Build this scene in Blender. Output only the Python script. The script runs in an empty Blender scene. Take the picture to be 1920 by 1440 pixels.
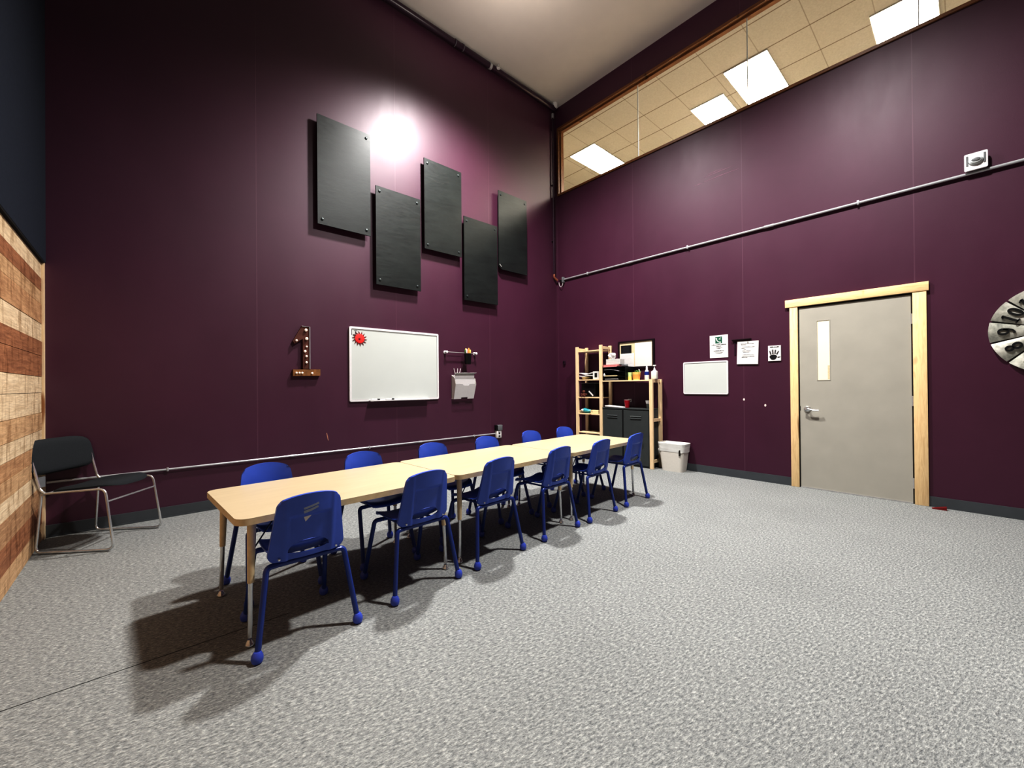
import bpy, bmesh, math, random
from mathutils import Vector, Matrix
random.seed(7)
sc = bpy.context.scene
COL = sc.collection
PI = math.pi

# ------------------------------------------------------------------ materials
def lin(c):
    r = []
    for v in c:
        v = v / 255.0
        r.append(v / 12.92 if v <= 0.04045 else ((v + 0.055) / 1.055) ** 2.4)
    return (r[0], r[1], r[2], 1.0)

class NT:
    def __init__(s, name):
        s.m = bpy.data.materials.new(name); s.m.use_nodes = True
        s.t = s.m.node_tree; s.n = s.t.nodes; s.l = s.t.links
        s.b = s.n['Principled BSDF']
    def node(s, typ, **kw):
        n = s.n.new(typ)
        for k, v in kw.items(): setattr(n, k, v)
        return n
    def link(s, a, b): s.l.new(a, b)
    def coords(s, scale=(1, 1, 1), kind='Object'):
        tc = s.node('ShaderNodeTexCoord'); mp = s.node('ShaderNodeMapping')
        mp.inputs['Scale'].default_value = scale
        s.link(tc.outputs[kind], mp.inputs['Vector'])
        return mp.outputs['Vector']
    def noise(s, vec, scale, detail=2, rough=.5, dist=0):
        n = s.node('ShaderNodeTexNoise')
        n.inputs['Scale'].default_value = scale; n.inputs['Detail'].default_value = detail
        n.inputs['Roughness'].default_value = rough; n.inputs['Distortion'].default_value = dist
        s.link(vec, n.inputs['Vector'])
        return n.outputs['Fac']
    def ramp(s, fac, stops):
        r = s.node('ShaderNodeValToRGB')
        e = r.color_ramp.elements
        e[0].position, e[0].color = stops[0]
        e[1].position, e[1].color = stops[-1]
        for p, c in stops[1:-1]:
            k = e.new(p); k.color = c
        s.link(fac, r.inputs['Fac'])
        return r.outputs['Color']
    def mix(s, fac, a, b, mode='MIX'):
        m = s.node('ShaderNodeMix', data_type='RGBA', blend_type=mode)
        if hasattr(fac, 'links'): s.link(fac, m.inputs[0])
        else: m.inputs[0].default_value = fac
        for v, i in ((a, 6), (b, 7)):
            if hasattr(v, 'links'): s.link(v, m.inputs[i])
            else: m.inputs[i].default_value = v
        return m.outputs[2]
    def math(s, op, a, b=None, c=None):
        m = s.node('ShaderNodeMath', operation=op)
        for i, v in enumerate((a, b, c)):
            if v is None: continue
            if hasattr(v, 'links'): s.link(v, m.inputs[i])
            else: m.inputs[i].default_value = v
        return m.outputs[0]
    def bump(s, h, strength, dist=.01):
        b = s.node('ShaderNodeBump'); b.inputs['Strength'].default_value = strength
        b.inputs['Distance'].default_value = dist
        s.link(h, b.inputs['Height']); s.link(b.outputs['Normal'], s.b.inputs['Normal'])
    def set(s, col=None, rough=None, metal=None, spec=None):
        if col is not None:
            if hasattr(col, 'links'): s.link(col, s.b.inputs['Base Color'])
            else: s.b.inputs['Base Color'].default_value = col
        if rough is not None:
            if hasattr(rough, 'links'): s.link(rough, s.b.inputs['Roughness'])
            else: s.b.inputs['Roughness'].default_value = rough
        if metal is not None: s.b.inputs['Metallic'].default_value = metal
        if spec is not None: s.b.inputs['Specular IOR Level'].default_value = spec

def simple(name, rgb, rough=.5, metal=0., spec=.5, var=.06, scale=40, bump=0.):
    k = NT(name); c = lin(rgb)
    v = k.coords(); f = k.noise(v, scale, 3)
    lo = tuple(x * (1 - var) for x in c[:3]) + (1,); hi = tuple(min(1, x * (1 + var)) for x in c[:3]) + (1,)
    k.set(k.ramp(f, [(.3, lo), (.7, hi)]), rough, metal, spec)
    if bump: k.bump(k.noise(v, scale * 6, 2), bump, .003)
    return k.m

M = {}
WALL_RGB = (82, 40, 63)
def wall_paint(name, axis, first, step, spec, rgb=WALL_RGB):
    k = NT(name); v = k.coords()
    g = k.node('ShaderNodeNewGeometry'); sp = k.node('ShaderNodeSeparateXYZ')
    k.link(g.outputs['Position'], sp.inputs[0])
    # faint drywall joints: thin vertical lines every sheet width
    p = k.math('PINGPONG', k.math('ADD', sp.outputs[axis], first), step / 2)
    seam = k.math('LESS_THAN', p, .0045)
    seam = k.math('MULTIPLY', seam, k.noise(v, 1.3, 3))
    c = lin(rgb)
    blot = k.noise(v, 1.6, 5, .6)
    base = k.ramp(blot, [(.25, tuple(x * .9 for x in c[:3]) + (1,)), (.8, tuple(x * 1.1 for x in c[:3]) + (1,))])
    base = k.mix(k.math('MULTIPLY', seam, .14), base, lin((190, 150, 165)))
    k.set(base, .40, 0, spec)
    vs = k.coords((1, 1, .35))
    rr = k.noise(vs, 3.0, 4, .6)
    k.link(k.math('MULTIPLY_ADD', rr, .12, .42), k.b.inputs['Roughness'])
    k.bump(k.noise(v, 170, 3, .6), .09, .004)
    return k.m
M['wall_far'] = wall_paint('plum_wall_far', 0, 1.57 + 0.0, 1.556, .85)
M['wall_right'] = wall_paint('plum_wall_right', 1, 3.08, 1.53, .6)
M['wall_back'] = simple('plum_wall_back', WALL_RGB, .5, bump=.05)

def carpet():
    k = NT('grey_loop_carpet')
    tc = k.node('ShaderNodeTexCoord'); rot = k.node('ShaderNodeMapping')
    rot.inputs['Rotation'].default_value = (0, 0, math.radians(12))
    k.link(tc.outputs['Object'], rot.inputs['Vector'])
    mp = k.node('ShaderNodeMapping'); mp.inputs['Scale'].default_value = (1, 2.3, 1)
    k.link(rot.outputs['Vector'], mp.inputs['Vector'])
    v = mp.outputs['Vector']
    a = k.noise(v, 48, 2, .6)
    b = k.noise(v, 120, 2, .6)
    big = k.noise(tc.outputs['Object'], 1.1, 4, .6)
    mixf = k.math('ADD', k.math('MULTIPLY', a, .62), k.math('MULTIPLY', b, .38))
    col = k.ramp(mixf, [(.34, lin((112, 115, 116))), (.46, lin((144, 146, 145))), (.54, lin((160, 162, 160))), (.68, lin((198, 199, 196)))])
    col = k.mix(.5, col, k.ramp(big, [(.3, (.78, .78, .78, 1)), (.7, (1, 1, 1, 1))]), 'MULTIPLY')
    k.set(col, .95, 0, .1)
    k.bump(mixf, .7, .012)
    return k.m
M['carpet'] = carpet()
M['ceiling'] = simple('warm_white_ceiling_paint', (222, 216, 210), .9, 0, .2, .02, 3)
M['navy'] = simple('dark_navy_panel_fabric', (48, 53, 64), .9, 0, .2, .08, 60, .05)
M['baseboard'] = simple('slate_vinyl_baseboard', (84, 88, 92), .5, 0, .4, .06, 8)
M['black'] = simple('black_gap', (14, 13, 14), .8)

def pine(name, a, b, knot, stretch=(14, 14, 1.2), rough=.55):
    k = NT(name); v = k.coords(stretch)
    f = k.noise(v, 3.5, 4, .6, .6)
    col = k.ramp(f, [(.25, lin(a)), (.55, lin(b)), (.8, lin(a))])
    kn = k.noise(k.coords((7, 7, 2.4)), 1.0, 1, .4)
    col = k.mix(k.ramp(kn, [(.70, (0, 0, 0, 1)), (.78, (1, 1, 1, 1))]), col, lin(knot))
    k.set(col, rough, 0, .35); k.bump(f, .12, .004)
    return k.m
M['pine'] = pine('pale_pine_wood', (224, 198, 160), (238, 216, 182), (160, 114, 76))
M['pine_h'] = pine('pale_pine_wood_level', (224, 198, 160), (238, 216, 182), (160, 114, 76), (14, 1.2, 14))
M['doorpine'] = pine('knotty_pine_door_trim', (220, 188, 142), (244, 218, 174), (140, 98, 62))
M['doorpine_h'] = pine('knotty_pine_head_trim', (220, 188, 142), (244, 218, 174), (140, 98, 62), (14, 1.2, 14))
M['stain'] = pine('brown_stained_window_wood', (96, 60, 36), (142, 98, 64), (60, 36, 20), (14, 1.2, 14), .35)
def plank(i, a, b):
    k = NT('reclaimed_plank_%d' % i); v = k.coords((8, 1.0, 9))
    f = k.noise(v, 2.6 + .3 * i, 6, .7, 1.2)
    g = k.noise(k.coords((20, 2.5, 60)), 3, 3, .6)
    s = k.noise(k.coords((1, 5.5, 1.6)), 2.4, 4, .65)
    col = k.ramp(f, [(.25, lin(a)), (.7, lin(b))])
    col = k.mix(.35, col, k.ramp(g, [(.35, (.45, .4, .35, 1)), (.6, (1, 1, 1, 1))]), 'MULTIPLY')
    col = k.mix(.55, col, k.ramp(s, [(.36, (.42, .32, .22, 1)), (.50, (1, 1, 1, 1))]), 'MULTIPLY')
    k.set(col, .6, 0, .3); k.bump(f, .25, .006)
    return k.m
M['planks'] = [plank(0, (164, 124, 92), (220, 184, 146)), plank(1, (206, 182, 150), (242, 226, 198)),
               plank(2, (134, 92, 68), (190, 142, 108)), plank(3, (176, 142, 110), (228, 198, 160)), plank(4, (150, 114, 86), (210, 176, 140))]

def laminate():
    k = NT('maple_laminate'); v = k.coords((1.2, 9, 9))
    f = k.noise(v, 2.2, 5, .6, .8)
    k.set(k.ramp(f, [(.2, lin((186, 172, 146))), (.8, lin((194, 181, 155)))]), .42, 0, .45)
    return k.m
M['laminate'] = laminate()
M['edge'] = simple('tan_edge_band', (210, 190, 154), .45)
M['sleeve'] = simple('maple_coloured_leg_sleeve', (214, 194, 158), .4)
M['chrome'] = simple('chrome', (214, 216, 216), .2, .75, .6, .03)
M['steel'] = simple('galvanized_conduit', (200, 202, 204), .33, .45, .5, .08, 15)
M['silver'] = simple('satin_aluminium', (196, 196, 196), .35, .6)
M['bluep'] = simple('royal_blue_plastic', (72, 100, 192), .36, 0, .5, .03, 20)
M['bluemetal'] = simple('blue_enamel_steel', (44, 66, 140), .3, 0, .5, .03, 20)
M['blueball'] = simple('blue_nylon_glide', (78, 98, 196), .35, 0, .5, .03, 20)
M['blackfab'] = simple('charcoal_upholstery', (52, 55, 58), .85, 0, .25, .18, 260, .3)
def blackboard():
    k = NT('black_painted_panel'); v = k.coords((1.0, 1.0, 3.5))
    f = k.noise(v, 3, 8, .75, .2)
    k.set(k.ramp(f, [(.3, lin((24, 28, 28))), (.75, lin((44, 50, 48)))]), k.math('MULTIPLY_ADD', k.noise(k.coords((.9, 1, 5)), 9, 8, .75), .28, .27), 0, .6)
    k.bump(k.noise(k.coords((5, 5, 30)), 4, 3), .05, .004)
    return k.m
M['panel'] = blackboard()
M['boltm'] = simple('dark_bolt_steel', (74, 80, 80), .4, .5)
M['white'] = simple('white_enamel_board', (204, 208, 205), .3, 0, .5, .01, 3)
M['whitemetal'] = simple('white_aluminium_frame', (222, 220, 220), .4, 0, .5, .02)
M['paper'] = simple('white_paper', (216, 214, 212), .8, 0, .2, .02, 20)
M['ink'] = simple('grey_print', (62, 60, 64), .8)
M['inkdark'] = simple('black_print', (10, 10, 12), .7)
M['green'] = simple('dark_green_print', (24, 96, 74), .7)
M['red'] = simple('red_card', (226, 62, 58), .6)
M['reddark'] = simple('dark_red_paint', (120, 28, 30), .5)
M['redcup'] = simple('red_plastic_cup', (160, 24, 40), .3)
M['door'] = simple('taupe_door_paint', (178, 175, 166), .45, 0, .4, .03, 5)
def emis(name, rgb, s):
    k = NT(name); k.set(lin(rgb), .6); k.b.inputs['Emission Color'].default_value = lin(rgb); k.b.inputs['Emission Strength'].default_value = s
    return k.m
M['lite'] = emis('glowing_door_pane', (236, 226, 200), .18)  # cream pane with a weak glow added, standing in for light beyond the door
M['officepanel'] = emis('office_light_diffuser', (255, 246, 232), 48.0)
M['locker'] = simple('charcoal_locker_steel', (76, 80, 80), .5, .1, .4, .05, 10)
M['bag'] = simple('white_bin_liner', (232, 232, 228), .4, 0, .5, .04, 14, .2)
M['binwhite'] = simple('white_plastic_bin', (226, 222, 214), .45, 0, .5, .02)
M['dark'] = simple('dark_hole', (40, 36, 30), .8)
M['blackplastic'] = simple('black_plastic', (22, 22, 24), .35)
M['greyplastic'] = simple('grey_plastic', (120, 122, 124), .4)
M['copper'] = simple('copper_fitting', (216, 150, 120), .35, .8)
M['pipe'] = simple('plum_painted_pipe', (56, 34, 50), .3, 0, .6)
M['rust'] = simple('weathered_brown_steel', (104, 66, 56), .5, .3, .5, .25, 18)
M['rust2'] = simple('weathered_tan_wood', (140, 100, 62), .55, 0, .4, .3, 22)
M['bulb'] = emis('pearl_bulb', (255, 240, 226), .35)
def galv():
    k = NT('galvanized_sheet'); v = k.coords()
    f = k.noise(v, 9, 5, .65, .3)
    k.set(k.ramp(f, [(.3, lin((120, 122, 116))), (.5, lin((188, 188, 178))), (.72, lin((236, 234, 226)))]), .45, .12, .5)
    return k.m
M['galv'] = galv()
M['officewall'] = simple('cream_office_paint', (232, 214, 180), .8, 0, .2, .03, 3)
def tile_ceiling():
    k = NT('office_ceiling_tile')
    g = k.node('ShaderNodeNewGeometry'); sp = k.node('ShaderNodeSeparateXYZ'); k.link(g.outputs['Position'], sp.inputs[0])
    a = k.math('LESS_THAN', k.math('PINGPONG', k.math('ADD', sp.outputs[0], -.46), .305), .009)
    b = k.math('LESS_THAN', k.math('PINGPONG', k.math('ADD', sp.outputs[1], .53), .305), .006)
    ln = k.math('MAXIMUM', a, k.math('MULTIPLY', b, .55))
    v = k.coords(); f = k.noise(v, 45, 4, .7)
    c = k.ramp(f, [(.3, lin((198, 195, 188))), (.7, lin((214, 211, 204)))])
    k.set(k.mix(k.math('MULTIPLY', ln, .75), c, lin((110, 84, 56))), .9, 0, .1)
    return k.m
M['tile'] = tile_ceiling()
def glass():
    k = NT('clear_window_glass')
    o = k.n['Material Output']
    tr = k.node('ShaderNodeBsdfTransparent'); tr.inputs[0].default_value = (.96, .97, .96, 1)
    gl = k.node('ShaderNodeBsdfGlossy'); gl.inputs['Roughness'].default_value = .02
    lw = k.node('ShaderNodeLayerWeight'); lw.inputs['Blend'].default_value = .5
    fr_ = k.math('MULTIPLY_ADD', k.math('POWER', lw.outputs['Facing'], 5), .5, .04)
    mx = k.node('ShaderNodeMixShader')
    k.link(fr_, mx.inputs[0]); k.link(tr.outputs[0], mx.inputs[1]); k.link(gl.outputs[0], mx.inputs[2])
    k.link(mx.outputs[0], o.inputs['Surface'])
    return k.m
M['glass'] = glass()
M['teal'] = simple('teal_plastic_wrap', (70, 160, 170), .3, 0, .5, .3, 30)
M['cream'] = simple('cream_card', (236, 222, 180), .6)
M['pink'] = simple('pink_folder', (222, 154, 150), .6)
M['yellow'] = simple('yellow_plastic', (232, 210, 130), .4)
M['orange'] = simple('orange_plastic', (230, 174, 104), .4)
M['lime'] = simple('pale_green_plastic', (196, 214, 160), .4)
M['leaf'] = simple('green_leaf', (96, 140, 70), .5)
M['clearp'] = simple('translucent_plastic', (216, 222, 222), .3)
M['bluelabel'] = simple('blue_label', (40, 62, 140), .4)
M['greyc'] = simple('smoky_grey_plastic', (104, 110, 106), .3)
M['brown'] = simple('brown_plush', (112, 72, 62), .9, 0, .1, .2, 90, .3)
M['cork'] = simple('beige_cork', (214, 200, 170), .85, 0, .2, .1, 120)
M['darkframe'] = simple('dark_brown_frame', (34, 22, 28), .4)
M['chip'] = simple('bare_plaster', (228, 214, 210), .9)
M['chipo'] = simple('bare_tan_plaster', (214, 160, 130), .9)
M['seamline'] = simple('dark_carpet_seam', (46, 46, 46), .95)  # dark line where the carpet is joined
M['tape'] = simple('worn_grey_tape', (150, 160, 178), .5)

# ------------------------------------------------------------------ mesh building
class MB:
    def __init__(s): s.v = []; s.f = []; s.mi = []; s.cur = 0
    def _add(s, vs, fs):
        o = len(s.v); s.v += [tuple(p) for p in vs]
        for f in fs: s.f.append(tuple(i + o for i in f)); s.mi.append(s.cur)
        return s
    def box(s, a, b, bev=0.):
        x0, y0, z0 = (min(a[i], b[i]) for i in range(3)); x1, y1, z1 = (max(a[i], b[i]) for i in range(3))
        if bev <= 0:
            vs = [(x0, y0, z0), (x1, y0, z0), (x1, y1, z0), (x0, y1, z0), (x0, y0, z1), (x1, y0, z1), (x1, y1, z1), (x0, y1, z1)]
            return s._add(vs, [(0, 3, 2, 1), (4, 5, 6, 7), (0, 1, 5, 4), (1, 2, 6, 5), (2, 3, 7, 6), (3, 0, 4, 7)])
        bm = bmesh.new(); r = bmesh.ops.create_cube(bm, size=1)
        for v in bm.verts: v.co = Vector(((x0 + x1) / 2 + v.co.x * (x1 - x0), (y0 + y1) / 2 + v.co.y * (y1 - y0), (z0 + z1) / 2 + v.co.z * (z1 - z0)))
        bmesh.ops.bevel(bm, geom=list(bm.edges), offset=bev, segments=2, affect='EDGES', profile=.5)
        s.from_bm(bm); return s
    def from_bm(s, bm):
        bm.verts.index_update(); s._add([v.co[:] for v in bm.verts], [[v.index for v in f.verts] for f in bm.faces]); bm.free()
    def tube(s, pts, r, n=10, cap=True):
        pts = [Vector(p) for p in pts]; k = len(pts)
        rs = r if isinstance(r, (list, tuple)) else [r] * k
        t0 = (pts[1] - pts[0]).normalized()
        up = Vector((0, 0, 1)) if abs(t0.z) < .9 else Vector((1, 0, 0))
        nrm = (up - t0 * up.dot(t0)).normalized()
        vs = []
        for i, p in enumerate(pts):
            if i == 0: t = t0
            elif i == k - 1: t = (pts[-1] - pts[-2]).normalized()
            else: t = ((pts[i] - pts[i - 1]).normalized() + (pts[i + 1] - pts[i]).normalized()).normalized()
            nrm = (nrm - t * nrm.dot(t)).normalized(); bn = t.cross(nrm)
            for j in range(n):
                a = 2 * PI * j / n
                vs.append(p + (nrm * math.cos(a) + bn * math.sin(a)) * rs[i])
        fs = []
        for i in range(k - 1):
            for j in range(n):
                j2 = (j + 1) % n
                fs.append((i * n + j, i * n + j2, (i + 1) * n + j2, (i + 1) * n + j))
        if cap: fs += [tuple(range(n - 1, -1, -1)), tuple((k - 1) * n + j for j in range(n))]
        return s._add(vs, fs)
    def lathe(s, prof, c=(0, 0, 0), n=20, axis='z', sx=1, sy=1):
        vs = []; k = len(prof)
        for r, h in prof:
            for j in range(n):
                a = 2 * PI * j / n; x, y = r * math.cos(a) * sx, r * math.sin(a) * sy
                p = {'z': (x, y, h), 'x': (h, x, y), 'y': (y, h, x)}[axis]
                vs.append((p[0] + c[0], p[1] + c[1], p[2] + c[2]))
        fs = []
        for i in range(k - 1):
            for j in range(n):
                j2 = (j + 1) % n; fs.append((i * n + j, i * n + j2, (i + 1) * n + j2, (i + 1) * n + j))
        fs += [tuple(range(n - 1, -1, -1)), tuple((k - 1) * n + j for j in range(n))]
        return s._add(vs, fs)
    def ball(s, c, r, sc=(1, 1, 1), n=14, m=8):
        prof = [(max(1e-4, math.sin(PI * i / m)) * r, -math.cos(PI * i / m) * r) for i in range(m + 1)]
        o = len(s.v); s.lathe(prof, (0, 0, 0), n)
        for i in range(o, len(s.v)):
            p = s.v[i]; s.v[i] = (p[0] * sc[0] + c[0], p[1] * sc[1] + c[1], p[2] * sc[2] + c[2])
        return s
    def prism(s, poly, fn, d0, d1):
        n = len(poly)
        vs = [fn(u, v, d0) for u, v in poly] + [fn(u, v, d1) for u, v in poly]
        fs = [tuple(range(n - 1, -1, -1)), tuple(range(n, 2 * n))]
        for i in range(n):
            j = (i + 1) % n; fs.append((i, j, n + j, n + i))
        return s._add(vs, fs)
    def ribbon(s, pts, w, fn, d0, d1, closed=False):
        k = len(pts); ws = w if isinstance(w, (list, tuple)) else [w] * k
        P = [Vector((p[0], p[1])) for p in pts]; L = []; R_ = []
        for i in range(k):
            a = P[(i - 1) % k] if (closed or i > 0) else P[i]; b = P[(i + 1) % k] if (closed or i < k - 1) else P[i]
            t = (b - a).normalized(); nn = Vector((-t.y, t.x))
            L.append(P[i] + nn * ws[i] / 2); R_.append(P[i] - nn * ws[i] / 2)
        m = k if closed else k - 1
        for i in range(m):
            j = (i + 1) % k
            s.prism([L[i][:], R_[i][:], R_[j][:], L[j][:]], fn, d0, d1)
        return s
    def build(s, name, mats, parent=None, smooth=30, recalc=True):
        me = bpy.data.meshes.new(name); me.from_pydata(s.v, [], s.f)
        if not isinstance(mats, (list, tuple)): mats = [mats]
        for m in mats: me.materials.append(m)
        for p, i in zip(me.polygons, s.mi): p.material_index = i
        if recalc:
            bm = bmesh.new(); bm.from_mesh(me); bmesh.ops.recalc_face_normals(bm, faces=bm.faces); bm.to_mesh(me); bm.free()
        if smooth:
            me.polygons.foreach_set('use_smooth', [True] * len(me.polygons))
            me.set_sharp_from_angle(angle=math.radians(smooth))
        me.update()
        o = bpy.data.objects.new(name, me); COL.objects.link(o)
        if parent: o.parent = parent
        return o

def tag(o, label, cat, group=None, kind=None):
    o['label'] = label; o['category'] = cat
    if group: o['group'] = group
    if kind: o['kind'] = kind
    return o
def thing(name, label, cat, loc=(0, 0, 0), rz=0, group=None):
    o = bpy.data.objects.new(name, None); COL.objects.link(o); o.location = loc; o.rotation_euler = (0, 0, rz)
    o.empty_display_size = .1
    return tag(o, label, cat, group)
def struct(name, mb, m, parent=None, smooth=30):
    o = mb.build(name, m, parent, smooth)
    if parent is None: o['kind'] = 'structure'
    return o
def copy_tree(o, parent=None):
    c = o.copy(); COL.objects.link(c)
    if parent: c.parent = parent
    for ch in list(o.children): copy_tree(ch, c)
    return c
def arc(c, r, a0, a1, n): return [(c[0] + r * math.cos(a0 + (a1 - a0) * i / n), c[1] + r * math.sin(a0 + (a1 - a0) * i / n)) for i in range(n + 1)]
def rrect(x0, y0, x1, y1, r, n=6):
    p = []
    for cx, cy, a in ((x1 - r, y1 - r, 0), (x0 + r, y1 - r, PI / 2), (x0 + r, y0 + r, PI), (x1 - r, y0 + r, 1.5 * PI)):
        p += arc((cx, cy), r, a, a + PI / 2, n)
    return p
def smooth_path(pts, r, n=5):
    P = [Vector(p) for p in pts]; out = [P[0]]
    for i in range(1, len(P) - 1):
        a = (P[i - 1] - P[i]); b = (P[i + 1] - P[i]); rr = min(r, a.length * .49, b.length * .49)
        p0 = P[i] + a.normalized() * rr; p1 = P[i] + b.normalized() * rr
        for j in range(n + 1):
            t = j / n; out.append(p0 * (1 - t) ** 2 + P[i] * 2 * t * (1 - t) + p1 * t * t)
    out.append(P[-1]); return out
FA = lambda u, v, d: (u, -d, v)          # on far wall (y=0): u = x, v = z, d = distance out of the wall
FB = lambda u, v, d: (-d, u, v)          # on right wall (x=0): u = y, v = z
FH = lambda u, v, d: (u, v, d)

# ------------------------------------------------------------------ room shell
L, H, YB = 6.178, 6.18, -9.0
struct('floor', MB().box((-L - .2, YB - .2, -.1), (.2, .2, 0)), M['carpet'])
fl = bpy.data.objects['floor']
MB().box((-6.1, -2.5505, 0), (-5.0, -2.5535, .0012)).build('carpet_seam', M['seamline'], fl)
struct('ceiling', MB().box((-L - .2, YB - .2, H), (.0, .2, H + .1)), M['ceiling'])
wf = struct('wall_far', MB().box((-L - .2, 0, 0), (0, .12, H)), M['wall_far'])
WS, WT, WY0, WY1 = 4.595, 5.785, -.045, -7.6     # clerestory opening
struct('wall_right', MB().box((0, 0, 0), (.12, YB, WS)).box((0, 0, WT), (.12, YB, H)).box((0, 0, WS), (.12, WY0, WT)).box((0, WY1, WS), (.12, YB, WT)), M['wall_right'])
struct('wall_back', MB().box((-L - .2, YB, 0), (.12, YB - .12, H)), M['wall_back'])
wl = struct('wall_left', MB().box((-L - .12, 0, 0), (-L, YB, 2.2)).box((-L - .12, 0, 2.2), (-L + .035, YB, H)), M['navy'])
# reclaimed plank cladding on the lower left wall
zb = [0, .13, .285, .43, .545, .655, .76, .87, 1.005, 1.16, 1.285, 1.448, 1.562, 1.70, 1.855, 1.957, 2.06, 2.185]
pk = MB(); mi = [3, 2, 4, 1, 3, 0, 1, 3, 1, 1, 2, 2, 1, 0, 3, 2, 1]
for i in range(len(zb) - 1):
    y = -.062; first = True
    while y > YB + .1:
        ln = random.uniform(.9, 1.9) if not first else random.uniform(1.3, 2.4)
        y2 = max(y - ln, YB + .02); pk.cur = mi[i] if first else random.choice([0, 1, 2, 3, 4])
        d = .016 + random.uniform(0, .005)
        pk.box((-L, y, zb[i] + .0015), (-L + d, y2 + .002, zb[i + 1] - .0015)); y = y2; first = False
pk.build('plank_cladding', M['planks'], wl, 0)
MB().box((-L, -.001, 0), (-L + .03, -.06, 2.215)).build('corner_board', M['pine'], wl, 0)
MB().box((-L, -.06, 2.185), (-L + .034, YB + .02, 2.2)).build('shadow_gap', M['black'], wl, 0)
# baseboards
struct('baseboard_far', MB().box((-L + .03, 0, 0), (0, -.010, .097)).box((-L + .03, 0, 0), (0, -.016, .012)), M['baseboard'])
struct('baseboard_right', MB().box((0, -.02, 0), (-.010, -3.577, .097)).box((0, -4.69, 0), (-.010, YB + .02, .097)), M['baseboard'])
# bare plaster chips in the wall paint
MB().prism([(-3.999, .655), (-3.992, .62), (-3.981, .57), (-3.977, .572), (-3.985, .62), (-3.995, .66)], FA, 0, .002).build('paint_chip', M['chipo'], wf)
wr = bpy.data.objects['wall_right']
for y, z in ((-3.079, .986), (-3.314, .92)):
    MB().prism([(y + .012 * math.cos(a), z + .017 * math.sin(a)) for a in (0.2, 1.2, 2.1, 3.2, 4.4, 5.5)], FB, 0, .002).build('paint_chip', M['chip'], wr)
sk = MB()
for y0, z0, y1, z1 in ((-2.62, 3.93, -2.98, 3.945), (-2.62, 3.875, -3.05, 3.885), (-2.50, 3.865, -2.60, 3.868), (-2.66, 3.955, -2.86, 3.962)):
    sk.ribbon([(y0, z0), ((y0 + y1) / 2, (z0 + z1) / 2 + .004), (y1, z1)], [.002, .006, .002], FB, 0, .001)
sk.build('scuff_mark', simple('pale_scuff', (150, 110, 128), .6), wr)

# ------------------------------------------------------------------ clerestory window
win = MB()
fw, fo = .045, .018
win.box((-fo, WY0 + .005, WS - .012), (.125, WY1, WS + .02))                   # sill
win.box((-fo, WY0 + .005, WT - .02), (.125, WY1, WT + .018))                   # head
win.box((-fo, WY0 + .005, WS + .02), (.125, WY0 - .03, WT - .02))              # jamb
win.box((-fo, WY1 + .03, WS + .02), (.125, WY1 - .005, WT - .02))
w1 = struct('window_1', win, M['stain'])
MB().box((.03, WY0 - .03, WS + .02), (.045, WY1 + .03, WS + .045)).box((.03, WY0 - .03, WT - .045), (.045, WY1 + .03, WT - .02)).box((.03, WY0 - .03, WS + .045), (.045, WY0 - .052, WT - .045)).build('glazing_bead', M['stain'], w1)
ys = [WY0 - .03, -1.625, -3.144, -4.66, -6.18, WY1 + .03]
for a, b in zip(ys[:-1], ys[1:]):
    MB().box((.050, a - .003, WS + .02), (.056, b + .003, WT - .02)).build('pane', M['glass'], w1, 0)
for y in ys[1:-1]:
    MB().box((.047, y + .005, WS + .02), (.059, y - .005, WT - .02)).build('glazing_joint', M['clearp'], w1, 0)
# the lit office beyond
OZ = 5.97
struct('ceiling_office', MB().box((.12, 4.0, OZ), (6.0, -9.5, OZ + .08)), M['tile'])
struct('wall_office_far', MB().box((6.0, 4.0, 3.5), (6.1, -9.5, OZ)), M['officewall'])
struct('wall_office_left', MB().box((.12, 4.0, 3.5), (6.1, 4.1, OZ)), M['officewall'])
struct('wall_office_right', MB().box((.12, -9.5, 3.5), (6.1, -9.6, OZ)), M['officewall'])
struct('wall_office_near', MB().box((.12, 4.0, 3.5), (.2, .30, OZ)), M['officewall'])
struct('floor_office', MB().box((.12, 4.0, 3.4), (6.1, -9.5, 3.5)), simple('office_floor', (236, 224, 204), .9))
lts = [(1.07, .56, .62, 1.20, 'white square ceiling light in the office behind the window, nearest the corner'),
       (1.075, -2.475, .60, 1.20, 'largest white ceiling light behind the clerestory window, cut by the sill'),
       (1.54, -1.755, .55, 1.0, 'small white ceiling light behind the window, left of the largest one'),
       (1.50, -4.13, .62, 1.0, 'white ceiling light behind the window at the upper right of the photo')]
for x, y, wy, wx, lb in lts:
    t = thing('ceiling_light', lb, 'ceiling light', (x + wx / 2, y - wy / 2, OZ), 0, 'office ceiling lights')
    MB().box((-wx / 2, -wy / 2, -.02), (wx / 2, wy / 2, 0)).build('frame', M['whitemetal'], t, 0)
    MB().box((-wx / 2 + .012, -wy / 2 + .012, -.024), (wx / 2 - .012, wy / 2 - .012, -.02)).build('diffuser', M['officepanel'], t, 0)

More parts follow.
